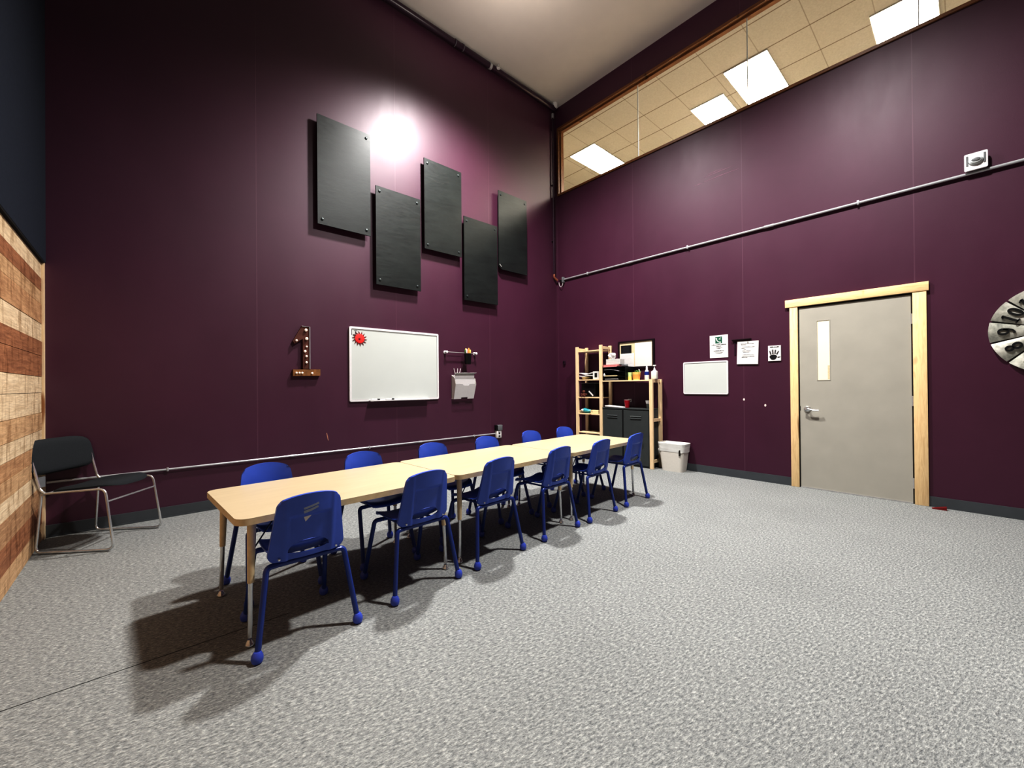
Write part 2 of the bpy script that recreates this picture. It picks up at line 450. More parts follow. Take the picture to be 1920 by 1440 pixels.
# ------------------------------------------------------------------ door
dz = 2.035; dy0, dy1 = -3.666, -4.581
door = MB()
ly0, ly1, lz0, lz1 = -3.833, -3.942, 1.216, 1.87
for a, b in (((dy0, .008), (ly0, dz)), ((ly1, .008), (dy1, dz)), ((ly0, .008), (ly1, lz0)), ((ly0, lz1), (ly1, dz))):
    door.box((-.004, a[0], a[1]), (-.0005, b[0], b[1]))
d1 = struct('door_1', door, M['door'], None, 0)
MB().box((-.002, ly0, lz0), (-.001, ly1, lz1)).build('vision_pane', M['lite'], d1, 0)
MB().box((-.0035, ly1 + .018, lz0 + .01), (-.002, ly1, lz0 + .16)).build('pane_patch', M['cork'], d1, 0)
lf = MB()
for a, b in (((ly0 + .006, lz0 - .006), (ly0, lz1 + .006)), ((ly1, lz0 - .006), (ly1 - .006, lz1 + .006)), ((ly0, lz0 - .006), (ly1, lz0)), ((ly0, lz1), (ly1, lz1 + .006))):
    lf.box((-.007, a[0], a[1]), (-.0005, b[0], b[1]))
lf.build('pane_bead', M['door'], d1, 0)
hd = MB(); hy, hz = -3.735, .892
hd.lathe([(.032, -.004), (.033, -.012), (.026, -.02), (.013, -.022), (.012, -.055)], (0, hy, hz), 20, 'x')
hd.tube(smooth_path([(-.05, hy, hz), (-.058, hy - .02, hz + .002), (-.056, hy - .06, hz - .012), (-.05, hy - .11, hz - .012)], .02), [.010] * 12 + [.007, .006][:2] if False else .009, 10)
hd.build('lever_handle', M['chrome'], d1)
MB().box((-.005, dy0 - .001, hz - .02), (-.001, dy0 - .006, hz + .03)).build('latch', M['dark'], d1, 0)
for z in (1.80, 1.0, .2):
    MB().tube([(-.008, dy1 - .006, z - .05), (-.008, dy1 - .006, z + .05)], .007, 8).build('hinge', M['silver'], d1)
MB().box((-.012, dy0, 0), (-.004, dy1, .012)).build('sweep', M['silver'], d1, 0)
struct('trim_1', MB().box((0, -3.577, 0), (-.022, -3.655, 2.055), .002), M['doorpine'])
struct('trim_2', MB().box((0, -4.593, 0), (-.022, -4.69, 2.055), .002), M['doorpine'])
struct('trim_3', MB().box((0, -3.535, 2.055), (-.028, -4.707, 2.142), .002), M['doorpine_h'])
struct('door_gap_shade', MB().box((0, -3.655, 0), (-.0015, dy0 + .001, 2.055)).box((0, dy1 - .001, 0), (-.0015, -4.593, 2.055)).box((0, -3.655, dz + .001), (-.0015, -4.593, 2.055)), M['dark'])  # thin dark strips drawn as the shade in the gap round the slab

# ------------------------------------------------------------------ tables
ANG = math.radians(3.0); TH = .598; TL, TW = 1.218, .762
er = Vector((math.cos(ANG), math.sin(ANG), 0)); nr = Vector((-math.sin(ANG), math.cos(ANG), 0))
ROW0 = Vector((-5.285, -2.412, 0))
def make_table(label):
    t = thing('activity_table', label, 'table', (0, 0, 0), ANG, 'maple tables set end to end')
    hx, hy2 = TL / 2 - .002, TW / 2
    tt = MB().prism(rrect(-hx, -hy2, hx, hy2, .055, 8), FH, TH - .028, TH).build('tabletop', M['laminate'], t)
    eb = MB(); outl = rrect(-hx - .0015, -hy2 - .0015, hx + .0015, hy2 + .0015, .056, 8)
    n = len(outl)
    vs = [(x, y, TH - .03) for x, y in outl] + [(x, y, TH - .0015) for x, y in outl]
    eb._add(vs, [(i, (i + 1) % n, n + (i + 1) % n, n + i) for i in range(n)] + [])
    eb.build('edge_band', M['edge'], tt)
    MB().prism(rrect(-hx, -hy2, hx, hy2, .055, 8), FH, TH - .030, TH - .0285).build('underside', M['blackplastic'], tt)
    for sx in (-1, 1):
        for sy in (-1, 1):
            top = Vector((sx * (hx - .074), sy * .305, TH - .03)); bot = Vector((sx * (hx - .060), sy * .320, .022))
            p = lambda q: top.lerp(bot, q)
            lg = MB().tube([top, p(.12), p(.52)], [.019, .0185, .0145], 14).build('leg', M['sleeve'], t)
            MB().tube([p(.515), p(.97)], .011, 12).build('chrome_insert', M['chrome'], lg)
            MB().lathe([(.010, .03), (.013, .022), (.02, .012), (.021, .004), (.016, 0)], (bot.x, bot.y, 0), 14).build('glide', M['chrome'], lg)
            MB().tube([p(.27), Vector((top.x - sx * .10, top.y - sy * .0, TH - .03))], .0035, 6).build('brace_rod', M['blackplastic'], lg)
    return t
labels_t = ['maple-topped rectangular table nearest the camera, at the left end of the row',
            'maple-topped rectangular table in the middle of the row of three',
            'maple-topped rectangular table at the far end of the row, before the pine shelf']
tb0 = make_table(labels_t[0])
for i in range(3):
    t = tb0 if i == 0 else copy_tree(tb0)
    t['label'] = labels_t[i]
    t.location = ROW0 + er * (TL * (i + .5)) + nr * (0, .012, -.004)[i]

# ------------------------------------------------------------------ blue chairs
def lathe_ball(c, r): return MB().ball(c, r, (1, 1, 1.05))
def make_chair(label):
    t = thing('school_chair', label, 'chair', (0, 0, 0), 0, 'blue school chairs around the tables')
    # local: chair faces -Y (sitter looks to -Y), backrest at +Y
    nu, nv = 22, 20; s = MB()
    def seat_pt(a, b):            # a 0 front .. 1 rear, b -1..1
        w = .138 + .012 * math.sin(PI * min(1, a * 1.05)) + .006 * a
        y = -.19 + .36 * a
        x = b * w
        corner = .05
        z = .405 + .012 * (abs(b) ** 2.2) - .018 * math.sin(PI * a) * (1 - b * b) - (.03 * max(0, (.16 - a) / .16) ** 1.6)
        if a > .74: z += .062 * ((a - .74) / .26) ** 2
        if a < .2: x *= 1 - .16 * ((.2 - a) / .2) ** 2 * abs(b) ** 3
        return Vector((x, y, z))
    vs = [seat_pt(i / nu, -1 + 2 * j / nv) for i in range(nu + 1) for j in range(nv + 1)]
    fs = [(i * (nv + 1) + j, i * (nv + 1) + j + 1, (i + 1) * (nv + 1) + j + 1, (i + 1) * (nv + 1) + j) for i in range(nu) for j in range(nv)]
    s._add(vs, fs)
    so = s.build('seat', M['bluep'], t, 60)
    md = so.modifiers.new('shell', 'SOLIDIFY'); md.thickness = .007; md.offset = 0
    # backrest: trapezoid, curved, recessed panel, hand-hole
    NU, NV = 56, 48; b = MB()
    z0, z1 = .392, .668
    hc, hw, hh = .432, .088, .030      # hand hole centre height, half width, half height
    def back_pt(u, w):                 # w 0..1 up, u -1..1
        zt = z1 + .002 + .029 * (1 - abs(u) ** 2.2)
        z = z0 + (zt - z0) * w
        hwid = .172 - .036 * min(1, (z - z0) / (z1 - z0))
        x = u * hwid
        r = .035
        # rounded top corners
        if w > .88:
            q = (w - .88) / .12; x *= 1 - .11 * q ** 2.6 * abs(u) ** 9
        if w < .14:
            q = (.14 - w) / .14; x *= 1 - .14 * q ** 2.2 * abs(u) ** 6
        y = .168 + .055 * ((z - z0) / (z1 - z0)) - .030 * u * u
        return Vector((x, y, z))
    idx = {}
    def inside(p): 
        dx = p.x / hw; zz = p.z
        top = hc + hh * 1.5 * math.sqrt(max(0, 1 - dx * dx)); bot = hc - hh * .55 * math.sqrt(max(0, 1 - dx * dx))
        return abs(dx) < 1 and bot < zz < top, top, bot
    pts = {}
    for i in range(NU + 1):
        for j in range(NV + 1):
            pts[i, j] = back_pt(-1 + 2 * j / NV, i / NU)
    keep = []
    for i in range(NU):
        for j in range(NV):
            cs = [pts[i, j], pts[i, j + 1], pts[i + 1, j + 1], pts[i + 1, j]]
            c = sum(cs, Vector()) / 4
            if not inside(c)[0]: keep.append((i, j))
    ks = set(keep)
    for i in range(NU + 1):            # snap the hole rim to the curve
        for j in range(NV + 1):
            nb = [((i - a), (j - c)) for a in (0, 1) for c in (0, 1) if 0 <= i - a < NU and 0 <= j - c < NV]
            k = sum(1 for q in nb if q in ks)
            if 0 < k < len(nb):
                p = pts[i, j]
                if abs(p.x) < hw:
                    ins, top, bot = inside(p); p.z = top if abs(p.z - top) < abs(p.z - bot) else bot
    vl = [(i, j) for i in range(NU + 1) for j in range(NV + 1)]
    num = {k: n for n, k in enumerate(vl)}
    def thick(p):                      # shell is thick at the rim, sunk in the rear centre panel
        inx = max(0, min(1, (.092 - abs(p.x)) / .012)); inz = max(0, min(1, (.602 - p.z) / .012))
        rib = max(0, 1 - abs(abs(p.x) - .104) / .014)
        return .015 - .0105 * inx * inz + .004 * rib
    N = len(vl); fq = [(num[i, j], num[i, j + 1], num[i + 1, j + 1], num[i + 1, j]) for i, j in keep]
    cnt = {}
    for f in fq:
        for a in range(4):
            e = (f[a], f[(a + 1) % 4]); cnt[frozenset(e)] = None if frozenset(e) in cnt else e
    rimq = [(e[1], e[0], e[0] + N, e[1] + N) for e in cnt.values() if e]
    b._add([pts[k] for k in vl] + [pts[k] + Vector((0, thick(pts[k]), -.001)) for k in vl],
           [tuple(reversed(f)) for f in fq] + [tuple(q + N for q in f) for f in fq] + rimq)
    bo = b.build('backrest', M['bluep'], t, 42)
    bm = bmesh.new(); bm.from_mesh(bo.data); bmesh.ops.delete(bm, geom=[v for v in bm.verts if not v.link_faces], context='VERTS'); bm.to_mesh(bo.data); bm.free()
    # tube frame
    fr = MB().tube([(-.13, .150, .376), (.13, .150, .376)], .0125, 12)
    fr.build('rear_bar', M['bluemetal'], t)
    MB().tube([(-.12, -.10, .376), (.12, -.10, .376)], .0125, 12).build('front_bar', M['bluemetal'], t)
    for sx in (-.095, .095): MB().box((sx - .01, -.10, .376), (sx + .01, .15, .384)).build('seat_bracket', M['bluemetal'], t)
    for sx in (-1, 1):
        for (yb, yt, xf) in ((.205, .150, .218), (-.205, -.10, .190)):
            path = smooth_path([(sx * .125, yt, .376), (sx * .170, yt + (yb - yt) * .06, .376), (sx * xf, yb, .02)], .055, 6)
            lg = MB().tube(path, .0128, 12).build('leg', M['bluemetal'], t)
            MB().lathe([(.013, .050), (.0165, .046), (.0225, .034), (.0245, .022), (.021, .007), (.014, 0)], (sx * xf, yb + (.002 if yb > 0 else -.002), 0), 16).build('foot_glide', M['blueball'], lg)
    for sx in (-1, 1):
        MB().lathe([(.006, -.002), (.005, .003), (.002, .004)], (sx * .125, .176, .405), 10, 'y').build('rivet', M['chrome'], bo)
    return t
# front row: rear feet measured on the carpet (x, y, turn in degrees)
front = [(-4.988, -2.887, .8), (-4.340, -2.843, 4.0), (-3.754, -2.806, 4.4), (-3.093, -2.770, 4.4), (-2.506, -2.747, 4.4), (-1.878, -2.712, 3.4)]
rear = [(-4.98, -1.930, 3.), (-4.346, -1.912, 3.0), (-3.725, -1.865, 3.), (-3.118, -1.845, 2.0), (-2.475, -1.80, 3.), (-1.915, -1.785, 2.)]
od = ['nearest', 'second', 'third', 'fourth', 'fifth', 'farthest']
ch0 = None
for side, lst in (('front', front), ('rear', rear)):
    for i, (x, y, a) in enumerate(lst):
        if side == 'front':
            lb = ('blue plastic school chair with torn grey tape on its back, nearest the camera',
                  'blue plastic school chair, second from the left on the camera side of the tables',
                  'blue plastic school chair, third from the left on the camera side of the tables',
                  'blue plastic school chair, fourth from the left on the camera side of the tables',
                  'blue plastic school chair, fifth from the left on the camera side of the tables',
                  'blue plastic school chair, farthest right on the camera side of the tables')[i]
        else:
            lb = ('blue plastic school chair, leftmost of those between the tables and the whiteboard wall',
                  'blue plastic school chair on the wall side, second from the left',
                  'blue plastic school chair on the wall side, third from the left',
                  'blue plastic school chair on the wall side, fourth from left, before the outlet box',
                  'blue plastic school chair on the wall side, fifth from the left',
                  'blue plastic school chair on the wall side, the one beside the pine shelf')[i]
        if ch0 is None: t = ch0 = make_chair(lb)
        else: t = copy_tree(ch0)
        t['label'] = lb
        rz = math.radians(a) + (PI if side == 'front' else 0)
        back = Vector((-math.sin(rz), math.cos(rz), 0)) * .205
        t.location = Vector((x, y, 0)) - back; t.rotation_euler = (0, 0, rz)
# torn tape left on the nearest chair's back
br = [c for c in ch0.children if c.name.startswith('backrest')][0]
def on_back(u, v, d):
    return (-u, .168 + .055 * ((v - .392) / .276) - .030 * (u / .15) ** 2 + d + .0045, v)
st = MB(); st.cur = 0
st.ribbon([(-.034, .628), (.0, .636), (.030, .645)], .010, on_back, .0108, .0118)
st.ribbon([(-.034, .612), (-.005, .618), (.028, .629)], [.014, .012, .010], on_back, .0108, .0118)
st.cur = 1
st.prism([(-.030, .586), (.004, .590), (-.022, .562)], on_back, .0002, .0012)
br_copy = br.data
st.build('tape_remnant', [M['tape'], M['paper']], br)

# ------------------------------------------------------------------ black sled-base chair in the corner
def sled_chair():
    ang = math.atan2(-.284, .413)                 # facing direction on the floor
    t = thing('stacking_chair', 'black upholstered chair with chrome sled base in the corner by the plank wall', 'chair', (-5.80, -.405, 0), ang)
    # local +X is the front, Y across
    w = .245
    for s in (-1, 1):
        y = s * w
        MB().tube(smooth_path([(-.215, y * .97, .44), (-.248, y, .012), (.255, y, .012), (.192, y * .96, .455), (-.22, y * .96, .432)], .05, 6), .0085, 10).build('side_frame', M['chrome'], t)
        MB().tube(smooth_path([(-.19, y * .965, .432), (-.225, y * .965, .46), (-.285, y * .965, .70)], .03, 5), .0085, 10).build('back_upright', M['chrome'], t)
    MB().tube([(.206, -w * .97, .36), (.206, w * .97, .36)], .0065, 10).build('front_stretcher', M['chrome'], t)
    MB().tube([(-.205, -w, .428), (-.205, w, .428)], .008, 10).build('rear_stretcher', M['chrome'], t)
    def cushion(fn, nu, nv, th, ex=3.2):
        mb = MB()
        def P(a, b, top):
            # superellipse plan in (-1..1)
            k = max(abs(a), abs(b)); 
            if k > 0:
                r = (abs(a) ** ex + abs(b) ** ex) ** (1 / ex); a2, b2 = a * k / r, b * k / r
            else: a2, b2 = 0, 0
            e = max(0, 1 - k ** 6) ** .5
            return fn(a2, b2, (1 if top else -.55) * th * (.12 + .88 * e))
        for top in (True, False):
            vs = [P(-1 + 2 * i / nu, -1 + 2 * j / nv, top) for i in range(nu + 1) for j in range(nv + 1)]
            fs = [(i * (nv + 1) + j, i * (nv + 1) + j + 1, (i + 1) * (nv + 1) + j + 1, (i + 1) * (nv + 1) + j) for i in range(nu) for j in range(nv)]
            mb._add(vs, fs)
        bm = bmesh.new(); me = bpy.data.meshes.new('t'); me.from_pydata(mb.v, [], mb.f); bm.from_mesh(me)
        bmesh.ops.remove_doubles(bm, verts=bm.verts, dist=.002); m2 = MB(); 
        # close the side wall
        ed = [e for e in bm.edges if len(e.link_faces) == 1]
        bmesh.ops.bridge_loops(bm, edges=ed) if ed else None
        m2.from_bm(bm); bpy.data.meshes.remove(me); return m2
    def seat_fn(a, b, h):
        x = .0 + a * .225; y = b * .230
        z = .462 + .018 * a - .012 * (1 - b * b) * (1 - a) + (-.03 * max(0, a - .6) ** 2 / .16)
        return Vector((x, y, z + h))
    cushion(seat_fn, 18, 18, .026).build('seat', M['blackfab'], t, 60)
    def back_fn(a, b, h):
        z = .682 + a * .128; y = b * .262
        x = -.262 - (z - .6) * .24 - .035 * (1 - b * b)
        return Vector((x + h, y, z - h * .1))
    cushion(back_fn, 16, 20, .024, 4.5).build('backrest', M['blackfab'], t, 60)
    MB().box((-.245, -.235, .475), (-.235, -.185, .55)).build('bracket_plate', M['greyplastic'], t)
    return t
sled_chair()

# ------------------------------------------------------------------ black panels on the far wall
pans = [((-4.10, -3.487, 3.03, 4.272), 'leftmost of five black rectangular wall panels, mounted in the upper row'),
        ((-3.42, -2.802, 2.455, 3.68), 'black rectangular wall panel in the lower row, second panel from the left'),
        ((-2.74, -2.134, 3.047, 4.272), 'middle black rectangular wall panel of five, in the upper row'),
        ((-2.092, -1.462, 2.44, 3.66), 'black rectangular wall panel in the lower row, fourth panel from the left'),
        ((-1.432, -.82, 3.012, 4.243), 'rightmost black wall panel with a chipped lower corner, half in shade')]
bolts = [[(1, 1), (-1, -1), (1, -1)], [(-1, 1), (1, 1), (-1, -1), (1, -1)], [(-1, 1), (1, 1), (-1, -1), (1, -1)], [(-1, 1), (1, 1), (-1, -1)], [(-1, 1), (1, 1)]]
for k, ((x0, x1, z0, z1), lb) in enumerate(pans):
    t = thing('acoustic_panel', lb, 'wall panel', ((x0 + x1) / 2, 0, z0), 0, 'staggered black wall panels')
    w2 = (x1 - x0) / 2; h = z1 - z0
    poly = [(-w2, 0), (w2, 0), (w2, h), (-w2, h)] if k < 4 else [(-w2 + .06, 0), (w2, 0), (w2, h), (-w2, h), (-w2, .05)]
    MB().prism(poly, FA, .056, .072).build('board', M['panel'], t, 0)
    for sx in (-1, 1): MB().box((sx * (w2 - .08), -.0012, .1), (sx * (w2 - .12), -.056, h - .1)).build('batten', M['black'], t, 0)
    for sx, sz in bolts[k]:
        MB().lathe([(.016, -.072), (.015, -.078), (.008, -.081)], (sx * (w2 - .05), 0, h / 2 + sz * (h / 2 - .06)), 14, 'y').build('bolt', M['boltm'], t)
    if k == 4:
        MB().tube([(-w2 + .012, -.074, .075), (-w2 + .05, -.078, .035)], [.006, .004], 6).build('chipped_edge', M['paper'], t)

# ------------------------------------------------------------------ numeral 1 on the wall
t = thing('numeral_sign', 'rustic brown metal numeral 1 studded with small bulbs, left of the whiteboard', 'sign', (-4.21, 0, 1.3))
ox, oz = -4.21, 1.3
q = lambda pts: [(x - ox, z - oz) for x, z in pts]
MB().prism(q([(-4.252, 1.39), (-4.182, 1.39), (-4.182, 1.858), (-4.262, 1.862), (-4.352, 1.695), (-4.335, 1.66), (-4.285, 1.70), (-4.252, 1.72)]), FA, .0, .035).build('stem', M['rust'], t, 0)
rim = MB().ribbon(q([(-4.182, 1.39), (-4.182, 1.858), (-4.262, 1.862)]), .008, FA, .03, .045)
rim.build('rim', M['steel'], t, 0)
MB().prism(q([(-4.352, 1.31), (-4.072, 1.316), (-4.072, 1.388), (-4.352, 1.382)]), FA, 0, .04).build('base_bar', M['rust2'], t, 0)
for x, z, r in ((-4.222, 1.82, .016), (-4.215, 1.725, .017), (-4.215, 1.637, .010), (-4.232, 1.585, .014), (-4.218, 1.53, .012), (-4.218, 1.462, .012), (-4.318, 1.70, .012), (-4.32, 1.345, .011), (-4.29, 1.345, .010), (-4.262, 1.345, .011), (-4.16, 1.343, .012)):
    MB().ball((x - ox, -.045, z - oz), r, n=10, m=6).build('bulb', M['bulb'], t)

# ------------------------------------------------------------------ whiteboards
def whiteboard(name, label, fn, u0, u1, v0, v1, dep, fw_, tray):
    t = thing(name, label, 'whiteboard', fn((u0 + u1) / 2, v0, 0))
    cu = (u0 + u1) / 2; w2 = abs(u1 - u0) / 2; h = v1 - v0
    f2 = lambda u, v, d: Vector(fn(u + cu, v + v0, d)) - Vector(fn(cu, v0, 0))
    MB().prism([(-w2 + .006, .006), (w2 - .006, .006), (w2 - .006, h - .006), (-w2 + .006, h - .006)], f2, .002, dep * .7).build('board', M['white'], t, 0)
    fr = MB(); o = rrect(-w2, 0, w2, h, .02, 4); i_ = rrect(-w2 + fw_, fw_, w2 - fw_, h - fw_, .006, 4); n = len(o)
    vs = [f2(*p, 0) for p in o] + [f2(*p, dep) for p in o] + [f2(*p, dep) for p in i_] + [f2(*p, dep * .68) for p in i_]
    fr._add(vs, [(a + r * n, (a + 1) % n + r * n, (a + 1) % n + (r + 1) * n, a + (r + 1) * n) for r in range(3) for a in range(n)])
    fr.build('frame', M['whitemetal'], t)
    gl_ = MB(); g0 = rrect(-w2 + fw_ - .001, fw_ - .001, w2 - fw_ + .001, h - fw_ + .001, .006, 4)
    gl_.ribbon(g0, .005, f2, dep * .7, dep * .74, True); gl_.build('frame_groove', M['greyplastic'], t, 0)
    if tray:
        MB().prism([(-w2 * .62, .0), (w2 * .72, .0), (w2 * .72, .012), (-w2 * .62, .012)], f2, dep, .075).build('pen_tray', M['whitemetal'], t, 0)
    return t, f2, w2, h
wb, f2, w2, h = whiteboard('whiteboard', 'large white framed dry-erase board with a red sun magnet on the far wall', FA, -3.738, -2.506, 1.008, 1.912, .022, .026, True)
hwm = MB()
for pts in ([(-.585, .872), (-.583, .80)], [(-.555, .855), (-.515, .852)], [(-.54, .853), (-.543, .80)], [(-.57, .80), (-.55, .785), (-.53, .79)]):
    hwm.ribbon(pts, .006, f2, .0155, .0162)
hwm.build('marker_writing', M['ink'], wb, 0)
sun = MB(); n = 14
for a in range(n):
    th = 2 * PI * a / n + .2
    sun.prism([(.050 * math.cos(th - .22), .050 * math.sin(th - .22)), (.050 * math.cos(th + .22), .050 * math.sin(th + .22)), (.092 * math.cos(th + .16), .092 * math.sin(th + .16))], FA, 0, .004)
s_o = thing('sun_magnet', 'red paper sun with pointed rays stuck on the whiteboard corner', 'decoration', (-3.612, -.0165, 1.772))
sun.build('ray', M['reddark'], s_o, 0)
MB().lathe([(.058, 0), (.058, -.006), (.045, -.009)], (0, 0, 0), 24, 'y').build('sun_disc', M['red'], s_o)
MB().lathe([(.014, -.009), (.01, -.013)], (-.004, 0, -.006), 12, 'y').build('sun_centre', M['reddark'], s_o)
for k, (x, c, lb) in enumerate(((-3.44, 'blackplastic', 'black marker lying at the left of the whiteboard tray'), (-3.25, 'blackplastic', 'black marker lying further right on the whiteboard tray'))):
    mk = thing('dry_erase_marker', lb, 'marker', (x, -.05, 1.028), .1, 'markers on the whiteboard tray')
    MB().tube([(-.05, 0, 0), (.03, 0, 0)], .008, 10).build('barrel', M['whitemetal'], mk)
    MB().tube([(.03, 0, 0), (.065, 0, 0)], .0085, 10).build('cap', M[c], mk)
whiteboard('small_whiteboard', 'small white dry-erase board on the right wall below the posted papers', FB, -2.315, -2.90, 1.048, 1.485, .014, .018, False)

# ------------------------------------------------------------------ rail with cup, and wall file
t = thing('wall_rail', 'slim silver rail on the far wall right of the whiteboard', 'rail', (-2.133, 0, 1.667))
MB().tube([(-.262, -.05, 0), (.262, -.05, 0)], .006, 10).build('bar', M['silver'], t)
for sx in (-1, 1):
    MB().lathe([(.024, 0), (.024, -.008), (.012, -.012), (.012, -.04), (.019, -.042), (.019, -.06), (.012, -.064)], (sx * .258, 0, 0), 16, 'y').build('wall_mount', M['whitemetal'], t)
cup = thing('hanging_cup', 'black cup of coloured markers hanging on the silver rail', 'cup', (-2.075, -.115, 1.50))
MB().lathe([(.042, 0), (.054, .15), (.050, .15), (.039, .006)], (0, 0, 0), 20).build('cup_body', M['blackplastic'], cup)
MB().tube(smooth_path([(0, .050, .14), (0, .053, .178), (0, .075, .178), (0, .077, .155)], .006), .003, 6).build('hook', M['silver'], cup)
cols = ['paper', 'red', 'yellow', 'leaf', 'paper', 'orange', 'yellow']
nms = ['white', 'red', 'yellow', 'green', 'ivory', 'orange', 'pale yellow']
pen0 = MB().tube([(0, 0, 0), (0, 0, .105)], .008, 8)
for i in range(7):
    a = 2 * PI * i / 7
    p = thing('marker_pen', '%s marker pen standing in the black cup on the rail, %s' % (nms[i], ['at its right', 'at the right back', 'at the back', 'at the far left', 'at the front left', 'at the front middle', 'at the front right'][i]), 'marker', (-2.075 + .026 * math.cos(a), -.115 + .026 * math.sin(a), 1.508), 0, 'markers in the hanging cup')
    p.rotation_euler = (-.05 * math.sin(a), .05 * math.cos(a), 0)
    MB().tube([(0, 0, 0), (0, 0, .15)], .0085, 8).build('barrel', M['paper'], p)
    MB().tube([(0, 0, .15), (0, 0, .185 + .012 * (i % 3)), (0, 0, .20 + .012 * (i % 3))], [.0125, .0135, .009], 8).build('cap', M[cols[i]], p)
# wall file
t = thing('wall_file', 'white three-pocket wall file below the rail on the far wall', 'file holder', (-2.11, 0, 1.0))
MB().box((-.175, 0, .02), (.175, -.006, .345)).build('back_plate', M['whitemetal'], t, 0)
for sx in (-1, 1):
    MB()._add([(sx * .175, 0, .0), (sx * .175, -.055, 0), (sx * .18, -.115, .225), (sx * .178, -.09, .30), (sx * .175, 0, .345)] + [(sx * .172, 0, .0), (sx * .172, -.055, 0), (sx * .177, -.115, .225), (sx * .175, -.09, .30), (sx * .172, 0, .345)],
              [(0, 1, 2, 3, 4), (9, 8, 7, 6, 5)] + [(i, (i + 1) % 5, 5 + (i + 1) % 5, 5 + i) for i in range(5)]).build('side_panel', M['binwhite'], t, 0)
for k, (zb_, zt, yb, yt) in enumerate(((0, .215, -.056, -.116), (.18, .285, -.088, -.100), (.25, .345, -.062, -.072))):
    mb = MB(); dip = .03 if k == 0 else .015
    poly = [(-.175, 0), (-.05, 0), (-.05, .03), (.06, .03), (.06, 0), (.175, 0), (.18, 1), (.06, 1), (.04, 1 - dip * 4), (-.04, 1 - dip * 4), (-.06, 1), (-.18, 1)] if k == 0 else [(-.176, 0), (.176, 0), (.18, 1), (.06, 1), (-.06, 1), (-.18, 1)]
    if k == 0: poly = [(u, v if v not in (.03,) else .12) for u, v in poly]
    fn = lambda u, v, d, a=zb_, b=zt, c=yb, e=yt: (u, c + (e - c) * v - d, a + (b - a) * v)
    mb.prism(poly, fn, 0, .004)
    mb.build('pocket', M['whitemetal'], t, 0)
pp = MB()
vs = []
for i in range(7):
    a = i / 6
    for j in (0, 1):
        vs.append((-.165 + .34 * j + (.02 if j and i > 3 else 0), -.035 - .075 * a, .29 + .085 * math.sin(a * 1.7) + (.006 * j)))
pp._add(vs, [(2 * i, 2 * i + 1, 2 * i + 3, 2 * i + 2) for i in range(6)])
po = tag(pp.build('loose_paper', M['paper'], None, 60), 'white sheet flopping out of the top of the wall file', 'paper')
po.location = (-2.11, 0, 1.0); po.modifiers.new('thick', 'SOLIDIFY').thickness = .004
for i, (x, dx, lb) in enumerate(((-2.225, -.018, 'left'), (-2.205, .006, 'middle'), (-2.18, .02, 'right'))):
    p = tag(MB().tube([(0, 0, 0), (dx * 2.4, .004, .17)], .005, 8).build('drinking_straw', M['paper']), 'thin white straw standing up from the wall file, the %s one of three' % lb, 'straw', 'straws in the wall file')
    p.location = (x - dx * .5, -.03, 1.27)

# ------------------------------------------------------------------ conduits, pipes, outlets
t = thing('wall_conduit', 'thin metal conduit running low along the far wall', 'conduit', (-3.8, 0, .442))
MB().tube([(-2.34, -.018, 0), (2.31, -.018, 0)], .0095, 10).build('pipe', M['steel'], t)
for x in (-.55, 1.0): MB().tube([(x - .03, -.018, 0), (x + .03, -.018, 0)], .0125, 10).build('coupling', M['steel'], t)
for x in (-1.6, .3, 1.9): MB().box((x - .008, 0, -.016), (x + .008, -.03, .016), .002).build('strap', M['steel'], t)
t = thing('outlet_box', 'white surface outlet box at the end of the low conduit', 'outlet', (-1.43, 0, .37))
MB().box((-.055, 0, 0), (.045, -.045, .115), .004).build('box', M['binwhite'], t)
MB().box((-.045, -.045, .008), (.035, -.049, .107), .001).build('cover_plate', M['whitemetal'], t)
for z in (.03, .075): MB().box((-.02, -.049, z - .012), (.012, -.051, z + .012)).build('socket', M['dark'], t, 0)
t = thing('power_adapter', 'grey and black plug adapter sitting on the outlet box', 'adapter', (-1.42, 0, .487))
MB().box((-.075, -.002, 0), (-.045, -.05, .085), .004).build('black_side', M['blackplastic'], t)
MB().box((-.045, -.002, -.0), (.045, -.06, .085), .006).build('grey_body', M['greyplastic'], t)
t = thing('wall_conduit', 'metal conduit running high across the right wall above the door', 'conduit', (0, -4.5, 3.056))
MB().tube([(-.022, 4.33, 0), (-.022, -4.4, 0)], .0135, 10).build('pipe', M['steel'], t)
for y in (1.12, 3.0, -2.0): MB().tube([(-.022, y - .05, 0), (-.022, y + .05, 0)], .0175, 10).build('coupling', M['steel'], t)
for y in (.3, 2.1, 3.8, -1.4): MB().box((0, y - .009, -.022), (-.038, y + .009, .022), .002).build('strap', M['steel'], t)
t = thing('sprinkler_pipe', 'dark painted sprinkler pipe along the top of the far wall', 'pipe', (-3.1, 0, 6.105))
MB().tube([(-3.04, -.075, 0), (3.0, -.075, 0)], .042, 16).build('pipe', M['pipe'], t)
for x in (.88, 1.0): MB().tube([(x - .018, -.075, 0), (x + .018, -.075, 0)], .050, 16).build('coupling', M['steel' if False else 'pipe'], t)
MB().tube([(.895, -.075, 0), (.985, -.075, 0)], .046, 16).build('sleeve', M['pipe'], t)
for x in (.87, 1.01): MB().tube([(x - .004, -.075, 0), (x + .004, -.075, 0)], .051, 16).build('collar_ring', M['greyplastic'], t)
MB().tube([(1.52, -.075, .07), (1.52, -.075, .02)], .006, 8).build('hanger_rod', M['steel'], t)
MB().tube([(1.5, -.075, 0), (1.54, -.075, 0)], .047, 16).build('hanger_clamp', M['steel'], t)
t = thing('fire_sprinkler', 'small white sprinkler head beside the pipe clamp near the ceiling', 'sprinkler', (-1.48, -.16, 6.11))
MB().tube([(0, 0, -.03), (0, 0, .03)], .012, 10).build('stem', M['chrome'], t)
